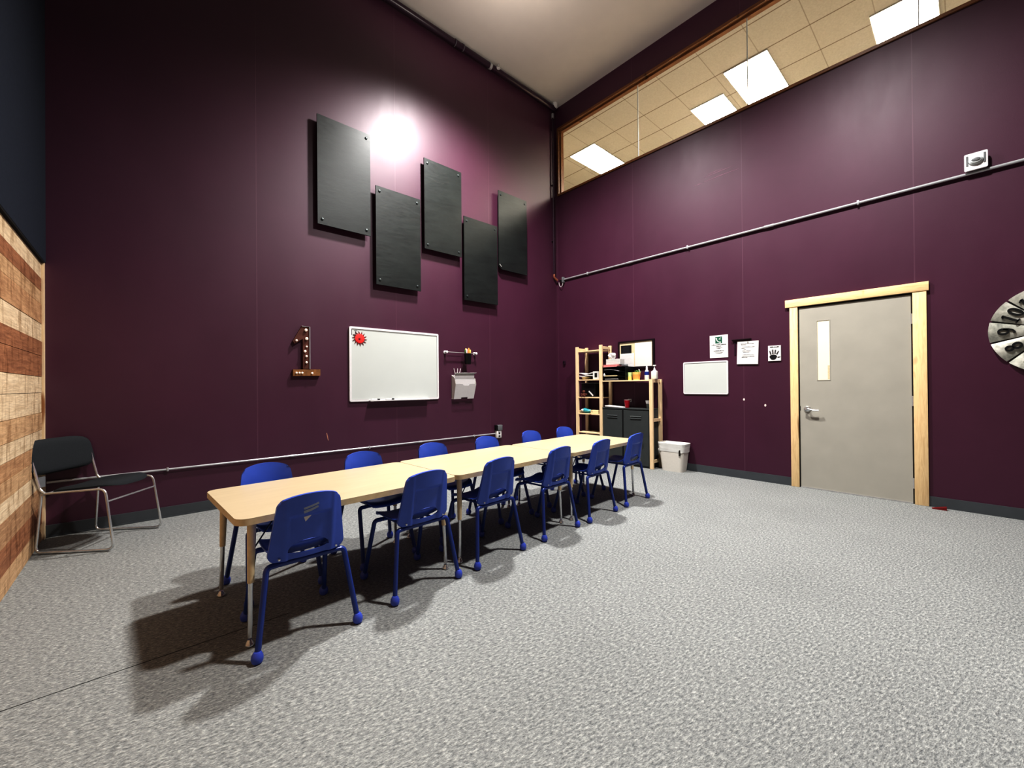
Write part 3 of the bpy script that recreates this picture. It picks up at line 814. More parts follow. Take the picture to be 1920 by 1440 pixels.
MB().lathe([(.003, -.045), (.028, -.042), (.028, -.038), (.003, -.03)], (0, 0, 0), 14).build('deflector', M['paper'], t)
MB().tube([(0, .040, 0), (0, 0, 0)], .012, 8).build('branch', M['whitemetal'], t)
t = thing('corner_pipe', 'dark vertical pipe running down the room corner', 'pipe', (-.115, -.035, 3.15))
MB().tube([(0, 0, 0), (0, 0, 2.93)], .016, 12).build('pipe', M['pipe'], t)
for z in (.6, 1.6, 2.6): MB().box((-.024, .035, z), (.024, .004, z + .014)).build('strap', M['pipe'], t)
MB().tube([(0, 0, 2.80), (0, 0, 2.88)], .024, 12).build('coupling', M['steel'], t)
MB().tube(smooth_path([(0, 0, 0.01), (0, 0, -.035), (.035, 0, -.06), (.075, -.01, -.085)], .02), .019, 10).build('copper_elbow', M['copper'], t)
t = thing('ceiling_sensor', 'small white round sensor on the ceiling in the far corner', 'sensor', (-.12, -.10, 6.18))
MB().lathe([(.05, 0), (.05, -.05), (.042, -.075), (.02, -.085)], (0, 0, 0), 20).build('dome', M['whitemetal'], t)
t = thing('conduit_connector', 'grey metal connector with a looped white wire at the corner end of the conduit', 'connector', (-.03, -.155, 3.05))
MB().box((-.025, -.035, -.05), (.025, .0, .05), .004).build('clamp', M['greyplastic'], t)
MB().tube([(0, .0, -.01), (0, .06, -.0)], .018, 10).build('bushing', M['blackplastic'], t)
MB().box((.005, -.03, -.012), (.03, -.005, .012)).build('wall_mount', M['steel'], t, 0)
MB().tube(smooth_path([(-.01, .075, -.03), (-.012, .06, -.09), (-.012, .025, -.125), (-.012, -.01, -.10), (-.01, -.02, -.04)], .04, 6), .0045, 8).build('wire_loop', M['paper'], t)
t = thing('fire_strobe', 'white fire alarm strobe mounted on the conduit of the right wall', 'alarm', (0, -5.012, 3.145))
MB().lathe([(.055, 0), (.055, -.04)], (0, 0, -.01), 20, 'x').build('back_box', M['steel'], t)
hb = MB()
for i in range(9):
    pass
hb.prism(rrect(-.07, -.075, .07, .075, .01, 3), FB, .04, .062); hb.build('housing', M['whitemetal'], t)
MB().lathe([(.046, -.062), (.044, -.075), (.03, -.088), (.01, -.092)], (0, 0, 0), 24, 'x', 1, .75).build('lens', M['clearp'], t)
MB().lathe([(.02, -.088), (.018, -.095), (.006, -.097)], (0, 0, .004), 12, 'x', 1.4, .8).build('flash_tube', M['greyplastic'], t)
for s in (-1, 1): MB().box((-.0625, s * .052 - .006, -.03), (-.066, s * .052 + .006, .055)).build('side_groove', M['greyplastic'], t, 0)
t = thing('wall_thermostat', 'small plum painted thermostat near the corner left of the pine shelf', 'thermostat', (0, -.166, 1.585))
MB().box((0, -.02, -.035), (-.03, .02, .035), .005).build('housing', M['pipe'], t)
MB().box((-.03, -.012, -.005), (-.034, .012, .022)).build('face', M['blackplastic'], t, 0)
t = thing('wall_outlet', 'white outlet plate on the right wall behind the red cup', 'outlet', (0, -1.467, .94))
MB().box((0, -.035, -.02), (-.006, .035, .026), .002).build('cover_plate', M['whitemetal'], t)
for y in (-.014, .014): MB().box((-.006, y - .007, -.01), (-.0075, y + .007, .012)).build('socket', M['greyplastic'], t, 0)

# ------------------------------------------------------------------ posted papers
def poster(name, label, cat, y0, y1, z0, z1, tilt=0, d=.004, group=None):
    t = thing(name, label, cat, (0, (y0 + y1) / 2, z0), 0, group)
    t.rotation_euler = (tilt, 0, 0)
    w2 = abs(y1 - y0) / 2; h = z1 - z0
    return t, w2, h
def sheet(t, w2, h, name='sheet', m='paper', d0=.001, d1=.004):
    return MB().prism([(-w2, 0), (w2, 0), (w2, h), (-w2, h)], FB, d0, d1).build(name, M[m], t, 0)
def lines(t, rows, m='ink', name='text_line', d=.0042):
    for (ya, yb, z, th) in rows:      # +u points to the left in the photo
        mb = MB(); x = ya; up_, lo_ = [], []
        while x > yb:                 # one joined strip with uneven word heights
            e = max(yb, x - random.uniform(.008, .02)); k = random.uniform(.35, 1)
            up_ += [(x, z + th * k), (e, z + th * k)]; x = e
        mb.prism([(ya, z)] + up_ + [(yb, z)], FB, d, d + .0006)
        mb.build(name, M[m], t, 0)
t, w2, h = poster('phone_notice', 'white notice with a green telephone symbol on the right wall', 'sign', -2.672, -2.90, 1.523, 1.817)
sheet(t, w2, h)
MB().prism([(.042, .188), (-.042, .188), (-.042, .272), (.042, .272)], FB, .004, .0046).build('green_square', M['green'], t, 0)
hs = MB().ribbon([(.030, .258), (.026, .235), (.012, .212), (-.010, .202), (-.026, .200)], [.020, .012, .010, .012, .020], FB, .0046, .0052)
hs.ribbon([(-.008, .232), (-.004, .246), (-.016, .252)], .006, FB, .0046, .0052).ribbon([(-.022, .232), (-.018, .25), (-.03, .262)], .005, FB, .0046, .0052)
hs.build('handset_symbol', M['paper'], t, 0)
lines(t, [(.09, -.09, .165, .009), (.03, -.03, .147, .008), (.035, -.045, .128, .005), (.02, -.02, .118, .005), (.065, -.065, .085, .010), (.05, -.05, .066, .005), (.035, -.035, .056, .005)])
t, w2, h = poster('typed_notice', 'white typed sheet hanging below a thin wall ledge beside the telephone notice', 'paper', -3.005, -3.245, 1.424, 1.71, .035)
sheet(t, w2, h, 'sheet', 'paper', .012, .015)
lines(t, [(.08, -.07, .25, .005), (.075, .02, .238, .005), (.06, -.075, .212, .005), (.07, .035, .195, .005), (.045, .02, .178, .004), (.06, -.04, .162, .005), (.05, -.02, .148, .005), (.055, -.075, .112, .006), (.06, -.08, .094, .005), (.065, .0, .08, .005)], d=.0152)
MB().lathe([(.006, -.015), (.005, -.022)], (0, 0, h - .012), 10, 'x').build('pin_mount', M['silver'], t)
t = thing('wall_ledge', 'thin dark wooden ledge above the typed sheet on the right wall', 'ledge', (0, -3.06, 1.735))
MB().box((0, .11, -.004), (-.03, -.11, .004)).build('strip', M['darkframe'], t, 0)
MB().box((0, .085, -.19), (-.008, .068, -.02)).build('hanging_strip', M['pipe'], t, 0)
t, w2, h = poster('handprint_sign', 'small white sign with a black handprint beside the door frame', 'sign', -3.352, -3.485, 1.449, 1.632)
sheet(t, w2, h, 'sheet', 'paper', .001, .012)
hp = MB(); f = lambda u, v, d: FB(u, v, d)
hp.prism([(.038 * math.cos(a) * (1 + .1 * math.sin(3 * a)) + .012, .045 + .032 * math.sin(a)) for a in [2 * PI * i / 18 for i in range(18)]], FB, .012, .0126)
for (u0, v0, u1, v1, w) in ((.036, .078, .048, .120, .014), (.015, .083, .018, .134, .015), (-.006, .083, -.012, .130, .015), (-.024, .076, -.044, .114, .014), (-.032, .040, -.060, .046, .014)):
    for a, b in ((0, .42), (.48, .74), (.8, 1.0)):
        hp.ribbon([(u0 + (u1 - u0) * a, v0 + (v1 - v0) * a), (u0 + (u1 - u0) * b, v0 + (v1 - v0) * b)], w, FB, .012, .0126)
hp.build('handprint', M['inkdark'], t, 0)
lines(t, [(.045, -.045, .160, .012)], 'inkdark', 'heading', .0122)
# framed pin board behind the shelf
t = thing('pin_board', 'dark framed board holding a black card and white sheets above the pine shelf', 'notice board', (0, -1.585, 1.43))
fr = MB(); W2, HH = .305, .425
for a, b in (((-W2, 0), (W2, .026)), ((-W2, HH - .022), (W2, HH)), ((-W2, .026), (-W2 + .03, HH - .022)), ((W2 - .022, .026), (W2, HH - .022))): fr.box((0, a[0], a[1]), (-.022, b[0], b[1]))
fr.build('frame', M['darkframe'], t, 0)
MB().box((-.001, -W2 + .03, .026), (-.010, W2 - .022, HH - .022)).build('backing', M['cork'], t, 0)
MB().box((-.010, .26, .235), (-.013, .075, .36)).build('black_card', M['inkdark'], t, 0)
lines_t = bpy.data.objects.new('tmp', None)
mb = MB()
for i in range(6):
    z = .255 + .016 * i; mb.prism([(.235 - .01 * (i % 3), z), (.11 + .012 * (i % 2), z), (.11 + .012 * (i % 2), z + .004), (.235 - .01 * (i % 3), z + .004)], FB, .013, .0135)
mb.build('card_writing', M['ink'], t, 0)
MB().box((-.010, .275, .0), (-.014, .03, .235)).build('handwritten_sheet', M['paper'], t, 0)
mb = MB()
for i in range(10):
    z = .02 + .02 * i; mb.prism([(.25, z), (.06 + .02 * (i % 3), z), (.06 + .02 * (i % 3), z + .003), (.25, z + .003)], FB, .014, .0144)
mb.build('sheet_writing', simple('pale_grey_print', (196, 192, 194), .8), t, 0)
MB().box((-.010, .015, .028), (-.016, -.262, .385)).build('blank_sheet', M['paper'], t, 0)

# ------------------------------------------------------------------ wall clock of galvanized wedges
def ell(cx, cy, rx, ry, n=20): return [(cx + rx * math.cos(2 * PI * i / n), cy + ry * math.sin(2 * PI * i / n)) for i in range(n)]
def digit(ch):
    S = []   # (points, widths, closed)
    def el(cx, cy, rx, ry):
        p = ell(cx, cy, rx, ry); S.append((p, [.09 + .09 * abs(math.cos(2 * PI * i / 20)) for i in range(20)], True))
    if ch == '0': el(.3, .5, .2, .43)
    if ch == '1': S += [([(.3, 0), (.3, 1)], .17, False), ([(.08, .04), (.52, .04)], .08, False), ([(.3, .96), (.1, .84)], .1, False)]
    if ch == '8': el(.3, .74, .17, .20); el(.3, .26, .21, .24)
    if ch in '96':
        p = ell(.3, .68, .21, .27); w = [.09 + .09 * abs(math.cos(2 * PI * i / 20)) for i in range(20)]
        tl = [(.51, .68), (.5, .42), (.42, .18), (.28, .07), (.15, .10)]; tw = [.17, .16, .12, .1, .13]
        if ch == '6': p = [(.6 - a, 1 - b) for a, b in p]; tl = [(.6 - a, 1 - b) for a, b in tl]
        S += [(p, w, True), (tl, tw, False)]
    if ch == '7': S += [([(.06, .93), (.54, .93)], .13, False), ([(.52, .9), (.35, .5), (.27, 0)], [.08, .14, .18], False)]
    if ch == '2': S.append(([(.1, .75), (.16, .92), (.32, .97), (.48, .86), (.48, .68), (.3, .4), (.1, .07), (.52, .07)], .12, False))
    if ch == '3': S.append(([(.1, .86), (.3, .96), (.47, .82), (.42, .62), (.28, .53), (.45, .42), (.5, .24), (.36, .06), (.1, .1)], .12, False))
    if ch == '4': S += [([(.4, 0), (.4, 1), (.05, .3), (.56, .3)], .11, False)]
    if ch == '5': S.append(([(.5, .94), (.16, .94), (.13, .56), (.34, .6), (.5, .42), (.46, .16), (.28, .05), (.1, .1)], .12, False))
    return S
CY, CZ, CR = -5.443, 1.612, .374
clk = thing('wall_clock', 'large round wall clock of galvanized metal wedges with black numerals', 'clock', (0, CY, CZ))
MB().lathe([(.36, -.004), (.36, -.012)], (0, 0, 0), 48, 'x').build('backing_disc', M['blackplastic'], clk)
for hr in range(1, 13):
    a0 = 2 * PI * (hr - .5) / 12 + .02; a1 = 2 * PI * (hr + .5) / 12 - .02
    mb = MB(); na, nrr = 12, 6
    def wp(i, j, back=False):
        a = a0 + (a1 - a0) * i / na; r = .07 + (CR - .07) * j / nrr
        q = (2 * i / na - 1); d = .016 + .020 * (1 - q * q) * (r / CR)
        if back: d = .012
        return (-d, -r * math.sin(a), r * math.cos(a))
    g = na + 1
    vs = [wp(i, j) for j in range(nrr + 1) for i in range(g)] + [wp(i, j, True) for j in range(nrr + 1) for i in range(g)]
    o = g * (nrr + 1)
    fs = [(j * g + i, j * g + i + 1, (j + 1) * g + i + 1, (j + 1) * g + i) for j in range(nrr) for i in range(na)]
    fs += [tuple(o + q for q in f) for f in fs]
    rim_ = [i for i in range(g)] + [j * g + na for j in range(1, nrr + 1)] + [nrr * g + i for i in range(na - 1, -1, -1)] + [j * g for j in range(nrr - 1, 0, -1)]
    fs += [(rim_[i], rim_[(i + 1) % len(rim_)], o + rim_[(i + 1) % len(rim_)], o + rim_[i]) for i in range(len(rim_))]
    mb._add(vs, fs); wd = mb.build('wedge', M['galv'], clk, 40)
    am = 2 * PI * hr / 12; txt = str(hr); sz = .105; nm = MB(); W = .62 * len(txt)
    for k, chh in enumerate(txt):
        for pts, w, cl in digit(chh):
            def fn(u, v, d, k=k):
                lx = (u + .62 * k - W / 2) * sz * .95; ly = (v - .5) * sz + .27
                return (-d - .004 * 0, -(lx * math.cos(am) + ly * math.sin(am)), -lx * math.sin(am) + ly * math.cos(am))
            nm.ribbon(pts, w, fn, .024, .040, cl)
    nm.build('numeral', M['inkdark'], wd, 0)
MB().lathe([(.03, -.02), (.03, -.05), (.02, -.055)], (0, 0, 0), 20, 'x').build('hub', M['blackplastic'], clk)
for a, ln in ((1.9, .15), (.4, .21)):
    MB().ribbon([(0, 0), (-ln * math.sin(a), ln * math.cos(a))], [.016, .005], FB, .05, .054).build('hand', M['blackplastic'], clk, 0)

# ------------------------------------------------------------------ pine shelving in the corner
sh = thing('pine_shelf_unit', 'pale pine shelving with a tall narrow bay and a low wide bay in the corner', 'shelf', (0, 0, 0))
PW = .044; D0, D1 = -.30, -.02
def ladder(yc, h, rungs):
    for x in (D0, D1 - .0):
        x0 = x if x == D0 else D1 - PW * .75
        MB().box((x0, yc - PW / 2 - .004, 0), (x0 + PW * .75, yc + PW / 2 + .004, h), .003).build('post', M['pine'], sh, 0)
    for z in rungs:
        MB().box((D0 + PW * .75, yc - .012, z - .022), (D1 - PW * .75, yc + .012, z + .022), .002).build('rung', M['pine_h'], sh, 0)
YL, YM, YR = -.676, -1.142, -1.985
ladder(YL, 1.805, (1.765, .75, .12)); ladder(YM, 1.805, (1.765, .75, .12)); ladder(YR, 1.257, (1.232, .68, .10))
def board(y0, y1, z):
    MB().box((D0 + .004, y0, z - .018), (D1, y1, z), .002).build('shelf_board', M['pine_h'], sh, 0)
for z in (1.735, 1.274, .992, .73, .432): board(YL - PW / 2 - .006, YM + PW / 2 + .006, z)
board(YM - PW / 2 - .006, YR + PW / 2 + .006, 1.250)
# locker cabinet standing in the low bay
lk = thing('locker_cabinet', 'low dark grey metal locker cabinet standing in the pine shelf', 'cabinet', (0, 0, 0))
ky0, ky1, kz = YM - PW / 2 - .008, YR + PW / 2 + .006, .835
kx0, kx1 = -.285, -.035
MB().box((kx0, ky0, .004), (kx1, ky1, kz), .004).build('body', M['locker'], lk, 0)
MB().box((kx0 - .012, ky0, kz - .012), (kx1, ky1, kz + .004), .003).build('top_panel', M['locker'], lk, 0)
ym = -1.53
for (a, b) in ((ky0 - .012, ym + .014), (ym - .012, ky1 + .012)):
    dr = MB().box((kx0 - .011, a, .03), (kx0, b, kz - .028), .003).build('door', M['locker'], lk, 0)
    c = (a + b) / 2
    for z in (.722, .695):
        MB()._add([(kx0 - .011, c + .09, z - .006), (kx0 - .011, c - .09, z - .006), (kx0 - .022, c - .085, z - .002), (kx0 - .022, c + .085, z - .002), (kx0 - .011, c + .09, z + .010), (kx0 - .011, c - .09, z + .010)],
                  [(0, 1, 2, 3), (3, 2, 5, 4), (0, 3, 4), (1, 5, 2)]).build('louver', M['locker'], dr, 0)
    if b < ym - .1:
        MB().lathe([(.010, -.0), (.010, -.018), (.024, -.024), (.026, -.034), (.014, -.042)], (kx0 - .011, -1.838, .385), 16, 'x').build('knob', M['whitemetal'], dr)
# dark recess strip between the doors
MB().box((kx0 - .004, ym + .014, .03), (kx0 - .001, ym - .012, kz - .028)).build('door_gap', M['black'], lk, 0)

# things on the shelves
def stack(name, label, cat, x, y, z, wx, wy, n, th, m, jit=.008, group=None):
    t = thing(name, label, cat, (x, y, z), 0, group)
    mb = MB()
    for i in range(n):
        a, b = random.uniform(-jit, jit), random.uniform(-jit, jit)
        mb.box((-wx / 2 + a, -wy / 2 + b, i * th), (wx / 2 + a, wy / 2 + b, (i + 1) * th - .0006))
    mb.build('sheet_pile', M[m], t, 0); return t
Z1 = 1.2748
t = thing('shallow_dish', 'shallow pale dish under the magazines on the tall shelf', 'dish', (-.19, -.78, Z1))
MB().lathe([(.055, 0), (.07, .03), (.075, .042), (.07, .042), (.05, .006)], (0, 0, 0), 24).build('dish_body', M['cream'], t)
for i, lb in enumerate(('lower of two wavy white magazines lying over the dish', 'upper of two wavy white magazines lying over the dish')):
    mb = MB(); nx = 12; vs = []
    for k in range(nx + 1):
        for j in (0, 1):
            for dz_ in (0, .014):
                u = k / nx; vs.append((-.28 + .2 * j, -.71 - .26 * (u - .03) + .0, Z1 + .050 + i * .034 + .012 * math.sin(u * PI * 2 + i * 1.5) * (1 if i else -.6) + dz_))
    fs = []
    for k in range(nx):
        a = k * 4; b = a + 4
        fs += [(a, a + 2, b + 2, b), (a + 1, b + 1, b + 3, a + 3), (a, b, b + 1, a + 1), (a + 2, a + 3, b + 3, b + 2)]
    fs += [(0, 1, 3, 2), (nx * 4, nx * 4 + 2, nx * 4 + 3, nx * 4 + 1)]
    mg = tag(mb._add(vs, fs).build('magazine', M['paper'], None, 40), lb, 'magazine', 'magazines on the tall shelf')
    mg.location.y = -.008
t = thing('photo_cube', 'white framed photo block on the tall shelf beside the middle post', 'photo frame', (-.22, -1.015, Z1), .12)
MB().box((-.03, -.055, .002), (.03, .055, .125), .003).build('block', M['paper'], t, 0)
MB().box((-.0305, -.022, .03), (-.032, .022, .10)).build('picture', M['inkdark'], t, 0)
Z2 = .9928
t = thing('storage_bin', 'black plastic bin with a grey rim on the second shelf of the tall bay', 'bin', (-.16, -.855, Z2))
mb = MB(); n = 4
mb.box((-.075, -.135, 0), (.08, .135, .215), .008); mb.build('bin_body', M['blackplastic'], t, 0)
MB().box((-.082, -.142, .215), (.088, .142, .228), .003).build('rim', M['greyplastic'], t, 0)
t = thing('plush_toy', 'small brown plush toy sitting on the second shelf of the tall bay', 'toy', (-.278, -.80, Z2))
MB().ball((0, 0, .032), .034, (.8, 1.1, .9)).build('body', M['brown'], t)
MB().ball((0, 0, .083), .026, (.9, 1, 1)).build('head', M['brown'], t)
for s in (-1, 1):
    MB().ball((-.005, s * .045, .042), .017, (1, 1.6, .8)).build('arm', M['brown'], t)
    MB().ball((-.012, s * .028, .014), .015, (1.2, 1, .9)).build('foot', M['brown'], t)
t = tag(MB().box((-.27, -.055, 0), (-.262, .055, .022), .002).build('white_ruler', M['paper'], None, 0), 'short white ruler leaning on the second shelf beside the plush toy', 'ruler')
t.location = (0, -.925, Z2 + .048); t.rotation_euler = (.72, 0, 0)
Z3 = .7308
t = thing('wrapped_packet', 'crumpled teal plastic packet on the third shelf of the tall bay', 'packet', (-.20, -.80, Z3))
mb = MB(); mb.ball((0, 0, .04), .05, (1.0, 1.9, .74), 20, 12)
mb.v = [(x * (1 + .12 * math.sin(31 * z + 23 * y)), y * (1 + .08 * math.sin(40 * x + 17 * z)), max(.001, z * (1 + .12 * math.sin(37 * y)))) for x, y, z in mb.v]
mb.build('wrap', M['teal'], t, 20)
MB().ball((-.03, .06, .045), .028, (1, 1.3, .8), 10, 6).build('white_end', M['clearp'], t)
t = thing('small_carton', 'small cream carton on the third shelf of the tall bay', 'box', (-.22, -1.0, Z3))
MB().box((-.05, -.075, .001), (.05, .075, .055), .002).build('carton_body', M['cream'], t, 0)
MB().box((-.051, .055, .02), (-.05, .045, .04)).build('print_mark', M['ink'], t, 0)
# low bay top
ZL = 1.2508
t = thing('letter_tray', 'black tiered letter tray on top of the low pine bay', 'letter tray', (-.16, -1.372, ZL))
mb = MB()
for z in (.002, .055, .125, .198): mb.box((-.12, -.20, z), (.12, .20, z + .006))
mb.box((-.12, .194, .002), (.12, .20, .204)); mb.box((-.12, -.20, .002), (.12, -.194, .204)); mb.box((.114, -.194, .002), (.12, .194, .204))
mb.build('tray_frame', M['blackplastic'], t, 0)
stack('paper_stack', 'flat white papers in the bottom of the black letter tray', 'paper', -.17, -1.318, ZL + .0095, .20, .24, 5, .004, 'paper', .006)
stack('manila_folders', 'cream folders in the lower slot of the black letter tray', 'folder', -.17, -1.31, ZL + .0625, .20, .22, 3, .006, 'cream', .006)
mb = MB(); vs = []
for k in range(9):
    u = k / 8
    for j in (0, 1): vs.append((-.275 + .2 * j, -1.19 - .26 * u, ZL + .143 + .012 * math.sin(PI * u) + (.022 * (1 - u)) + .002 * j))
sp = tag(mb._add(vs, [(2 * i, 2 * i + 1, 2 * i + 3, 2 * i + 2) for i in range(8)]).build('curled_sheet', M['paper'], None, 60), 'curled white sheet in the upper slot of the black letter tray', 'paper')
sp.modifiers.new('thick', 'SOLIDIFY').thickness = .004
t = thing('bowl_ornament', 'small white ornament on the black letter tray, next to the middle post', 'ornament', (-.27, -1.195, ZL + .0612))
MB().lathe([(.012, 0), (.018, .02), (.012, .035), (.004, .055)], (0, 0, 0), 14).build('ornament_body', M['paper'], t)
ZT = ZL + .2045
t = stack('folder_stack', 'pink folders lying on top of the black letter tray', 'folder', -.19, -1.315, ZT, .2, .245, 4, .009, 'pink', .008)
t = thing('tissue_box', 'striped white tissue box on the pink folders with a tissue pulled up', 'tissue box', (-.18, -1.33, ZT + .0365))
MB().box((-.06, -.125, 0), (.06, .125, .085), .003).build('carton', M['paper'], t, 0)
mb = MB()
for i in range(5): mb.box((-.0608, -.12, .012 + .015 * i), (-.06, .12, .017 + .015 * i))
mb.build('stripe', simple('grey_green_stripe', (170, 184, 176), .7), t, 0)
mb = MB(); nk, nj = 14, 10; vs = []
for k in range(nk):
    a = 2 * PI * k / nk
    for j in range(nj + 1):
        v = j / nj; r = (.012 + .035 * math.sin(v * 2.6)) * (1 + .35 * math.sin(3 * a + 4 * v))
        vs.append((r * math.cos(a) * .8, .035 + r * math.sin(a) * 1.25 + .02 * v, .084 + .10 * v))
mb._add(vs, [(k * (nj + 1) + j, ((k + 1) % nk) * (nj + 1) + j, ((k + 1) % nk) * (nj + 1) + j + 1, k * (nj + 1) + j + 1) for k in range(nk) for j in range(nj)])
mb.build('tissue', M['paper'], t, 60)
t = thing('stapler', 'small dark stapler on the black letter tray right of the pink folders', 'stapler', (-.20, -1.51, ZT))
MB().box((-.02, -.05, 0), (.02, .05, .008), .002).build('stapler_base', M['blackplastic'], t, 0)
MB().box((-.014, -.05, .012), (.014, .05, .032), .004).build('stapler_arm', M['greyplastic'], t, 0)
def cup_(name, label, x, y, z, r0, r1, h, m, band=None):
    t = thing(name, label, 'cup', (x, y, z))
    MB().lathe([(r0, 0), (r1, h), (r1 * .92, h), (r0 * .9, .006)], (0, 0, 0), 20).build('cup_wall', M[m], t)
    if band:
        f = lambda q: r0 + (r1 - r0) * q
        MB().lathe([(f(band[1]) + .001, h * band[1]), (f(band[2]) + .001, h * band[2])], (0, 0, 0), 20).build('band', M[band[0]], t)
    return t
cup_('pencil_cup', 'pale green and yellow cup beside the black letter tray', -.20, -1.60, ZL, .03, .032, .115, 'lime', ('yellow', .02, .45))
t = cup_('small_bucket', 'yellow and orange bucket on top of the low pine bay', -.20, -1.705, ZL, .046, .062, .115, 'yellow', ('orange', .15, .7))
MB().tube(smooth_path([(0, -.06, .11), (0, -.05, .15), (0, -.035, .155)], .02), .004, 6).build('handle', M['paper'], t)
t = thing('succulent', 'small green plant between the two cups on the low pine bay', 'plant', (-.09, -1.655, ZL))
MB().lathe([(.028, 0), (.036, .08), (.03, .08)], (0, 0, 0), 16).build('pot', M['cream'], t)
mb = MB()
for i in range(11):
    a = i * 2.4; r = .018 + .03 * (i % 3) / 2
    mb.tube([(0, 0, .075), (r * math.cos(a) * .7, r * math.sin(a) * .7, .115), (r * math.cos(a) * 1.3, r * math.sin(a) * 1.3, .15 - .01 * (i % 3))], [.008, .012, .002], 6)
mb.build('leaf_rosette', M['leaf'], t)
t = thing('spray_bottle', 'clear bottle with a blue label and white cap on the low pine bay', 'bottle', (-.20, -1.872, ZL))
MB().lathe([(.028, 0), (.032, .01), (.032, .105), (.022, .135), (.013, .145)], (0, 0, 0), 20).build('bottle_body', M['clearp'], t)
MB().lathe([(.0327, .07), (.0327, .118)], (0, 0, 0), 20).build('label_band', M['bluelabel'], t)
MB().lathe([(.016, .14), (.015, .18), (.009, .20)], (0, 0, 0), 16).build('cap', M['whitemetal'], t)
t = thing('pump_bottle', 'white pump bottle of hand sanitizer at the right end of the low pine bay', 'bottle', (-.19, -1.985, ZL + .0085))
MB().box((-.028, -.042, 0), (.028, .042, .115), .01).build('bottle_body', M['binwhite'], t)
MB().lathe([(.03, .113), (.02, .13), (.014, .135), (.014, .155), (.006, .157), (.006, .185)], (0, 0, 0), 16).build('collar', M['clearp'], t)
MB().box((-.012, -.022, .183), (.012, .02, .20), .004).build('pump_head', M['paper'], t)
# on the locker
ZK = kz + .0045
t = thing('clipboard_papers', 'white papers lying tilted on the locker cabinet', 'paper', (-.17, -1.345, ZK), .05)
mb = MB()._add([(-.10, .15, .012), (-.10, -.16, 0), (.10, -.16, 0), (.10, .15, .012), (-.10, .15, .030), (-.10, -.16, .006), (.10, -.16, .006), (.10, .15, .030)],
               [(0, 1, 2, 3), (7, 6, 5, 4), (0, 4, 5, 1), (1, 5, 6, 2), (2, 6, 7, 3), (3, 7, 4, 0)])
mb.build('sheet_pile', M['paper'], t, 0)
MB().box((-.09, .12, 0), (.09, .145, .014)).build('backing_pad', M['greyplastic'], t, 0)
cup_('paper_cup', 'red drinking cup standing on the locker cabinet', -.16, -1.52, ZK, .030, .045, .12, 'redcup', ('paper', .94, .99))
t = cup_('jar', 'smoky grey cup with a white rim on the locker, beside the right post', -.17, -1.885, ZK, .032, .05, .115, 'greyc', ('paper', .60, .99))

# ------------------------------------------------------------------ waste bin
wb_ = thing('waste_bin', 'white waste bin lined with a white bag beside the pine shelf', 'bin', (-.140, -2.235, 0))
def tub(z0, z1, x0, y0, x1, y1, r0, r1, mname, name, parent, n=5, wob=0, cap=True, lip=0):
    mb = MB(); rings = []
    steps = 8
    for s in range(steps + 1):
        q = s / steps; z = z0 + (z1 - z0) * q
        hx = x0 + (x1 - x0) * q; hy = y0 + (y1 - y0) * q; r = r0 + (r1 - r0) * q
        ring = rrect(-hx, -hy, hx, hy, r, n); m = len(ring)
        rings.append([(x * (1 + wob * math.sin(i * 1.7 + s * 1.3)), y * (1 + wob * math.sin(i * 2.3 + s)), z + (wob * .35 * math.sin(i * 1.1) if (wob and s == 0) else 0)) for i, (x, y) in enumerate(ring)])
    m = len(rings[0]); vs = [p for r in rings for p in r]
    fs = [(s * m + i, s * m + (i + 1) % m, (s + 1) * m + (i + 1) % m, (s + 1) * m + i) for s in range(steps) for i in range(m)]
    if cap: fs.append(tuple(range(m - 1, -1, -1)))
    return mb._add(vs, fs).build(name, M[mname], parent, 50)
b = tub(0, .372, .092, .142, .115, .186, .04, .055, 'binwhite', 'bin_body', wb_)
b.modifiers.new('t', 'SOLIDIFY').thickness = .004
b = tub(.352, .382, .120, .191, .123, .196, .056, .06, 'bag', 'bag_rim', wb_, 5, .008, False)
b.modifiers.new('t', 'SOLIDIFY').thickness = .006
b = tub(.265, .36, .112, .179, .121, .190, .05, .056, 'bag', 'bag_skirt', wb_, 6, .012, False)
mb = MB().ball((-.05, .168, .26), .040, (.9, .7, 1.3), 14, 10); mb.v = [(x + .008 * math.sin(60 * z), y + .006 * math.sin(70 * x), z) for x, y, z in mb.v]
mb.build('bag_bulge', M['bag'], wb_, 40)
MB().box((-.100, -.142, .225), (-.116, -.120, .305), .003).build('hand_slot', M['dark'], wb_, 0)
# red door wedge
t = thing('door_wedge', 'small dark red wooden door wedge on the carpet beside the door frame', 'door stop', (-.075, -4.755, 0), .1)
MB()._add([(-.025, .045, 0), (.02, .045, 0), (.02, -.05, 0), (-.025, -.05, 0), (-.025, .045, .004), (.02, .045, .004), (.02, -.05, .03), (-.025, -.05, .03)],
          [(3, 2, 1, 0), (4, 5, 6, 7), (0, 1, 5, 4), (1, 2, 6, 5), (2, 3, 7, 6), (3, 0, 4, 7)]).build('wedge_block', M['reddark'], t, 0)

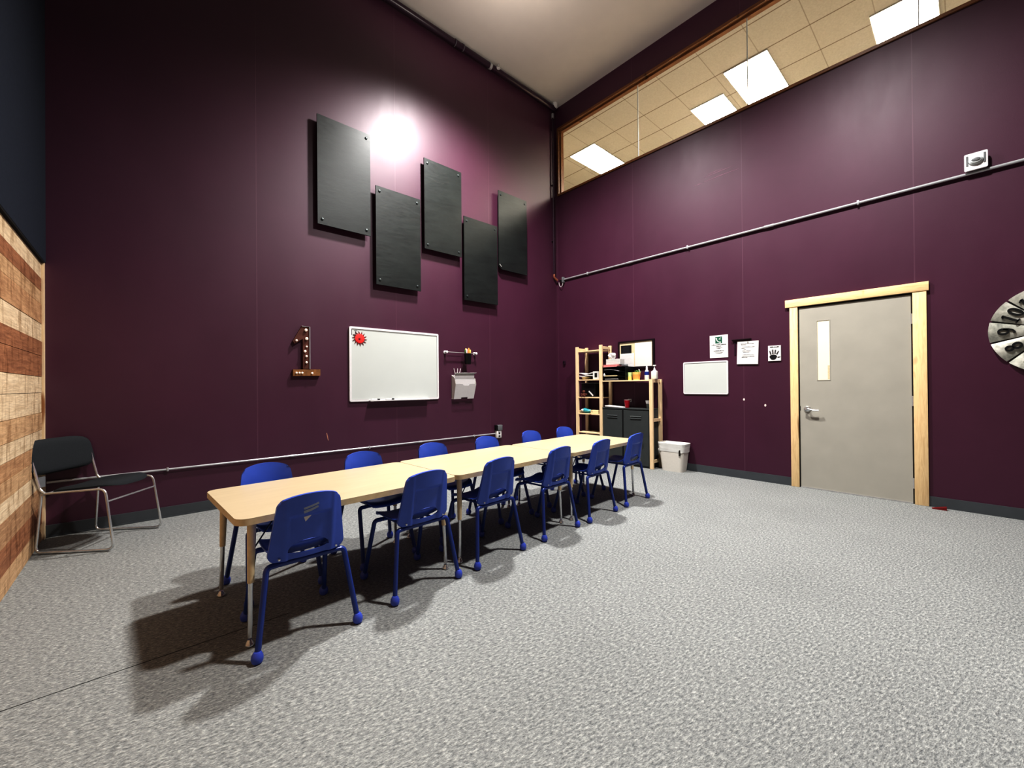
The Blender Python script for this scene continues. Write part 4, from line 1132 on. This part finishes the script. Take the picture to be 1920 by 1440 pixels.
# ------------------------------------------------------------------ lights
def spot(name, loc, energy, ang, blend, radius, col=(1, .985, .97), up=False):
    l = bpy.data.lights.new(name, 'SPOT'); l.energy = energy; l.spot_size = math.radians(ang); l.spot_blend = blend
    l.shadow_soft_size = radius; l.color = col
    o = bpy.data.objects.new(name, l); COL.objects.link(o); o.location = loc
    if up: o.rotation_euler = (PI, 0, 0)
    return o
spot('high_bay_lamp', (-2.42, -1.53, 5.72), 1600, 144, 1.0, .15)
spot('high_bay_lamp', (-2.53, -4.08, 5.72), 1600, 144, 1.0, .15)
spot('added_ceiling_fill', (-2.42, -1.53, 5.2), 46, 178, .35, .25, (1, .94, .86), True)  # upward fill added below each lamp to brighten the ceiling
spot('added_ceiling_fill', (-2.53, -4.08, 5.2), 46, 178, .35, .25, (1, .94, .86), True)
w = bpy.data.worlds.new('World'); sc.world = w; w.use_nodes = True
w.node_tree.nodes['Background'].inputs[0].default_value = (.9, .92, 1, 1); w.node_tree.nodes['Background'].inputs[1].default_value = .0

# ------------------------------------------------------------------ camera
yaw, pitch, roll, f = .837722, .0047, -.0089, 768.41
fw_ = Vector((math.cos(yaw) * math.cos(pitch), math.sin(yaw) * math.cos(pitch), math.sin(pitch)))
rt = Vector((math.sin(yaw), -math.cos(yaw), 0)); up = rt.cross(fw_)
r2 = rt * math.cos(roll) + up * math.sin(roll); u2 = -rt * math.sin(roll) + up * math.cos(roll)
cam = bpy.data.cameras.new('camera'); co = bpy.data.objects.new('camera', cam); COL.objects.link(co)
mw = Matrix((r2, u2, -fw_)).transposed().to_4x4(); mw.translation = Vector((-5.5664, -4.9417, 1.1807))
co.matrix_world = mw
cam.sensor_fit = 'HORIZONTAL'; cam.sensor_width = 36; cam.lens = f * 36 / 1920; cam.clip_start = .02
sc.camera = co
sc.view_settings.view_transform = 'Standard'; sc.view_settings.look = 'None'
sc.view_settings.exposure = 0; sc.view_settings.gamma = .667
sc.cycles.max_bounces = 8; sc.cycles.diffuse_bounces = 2; sc.cycles.sample_clamp_indirect = 6
sc.cycles.use_denoising = True
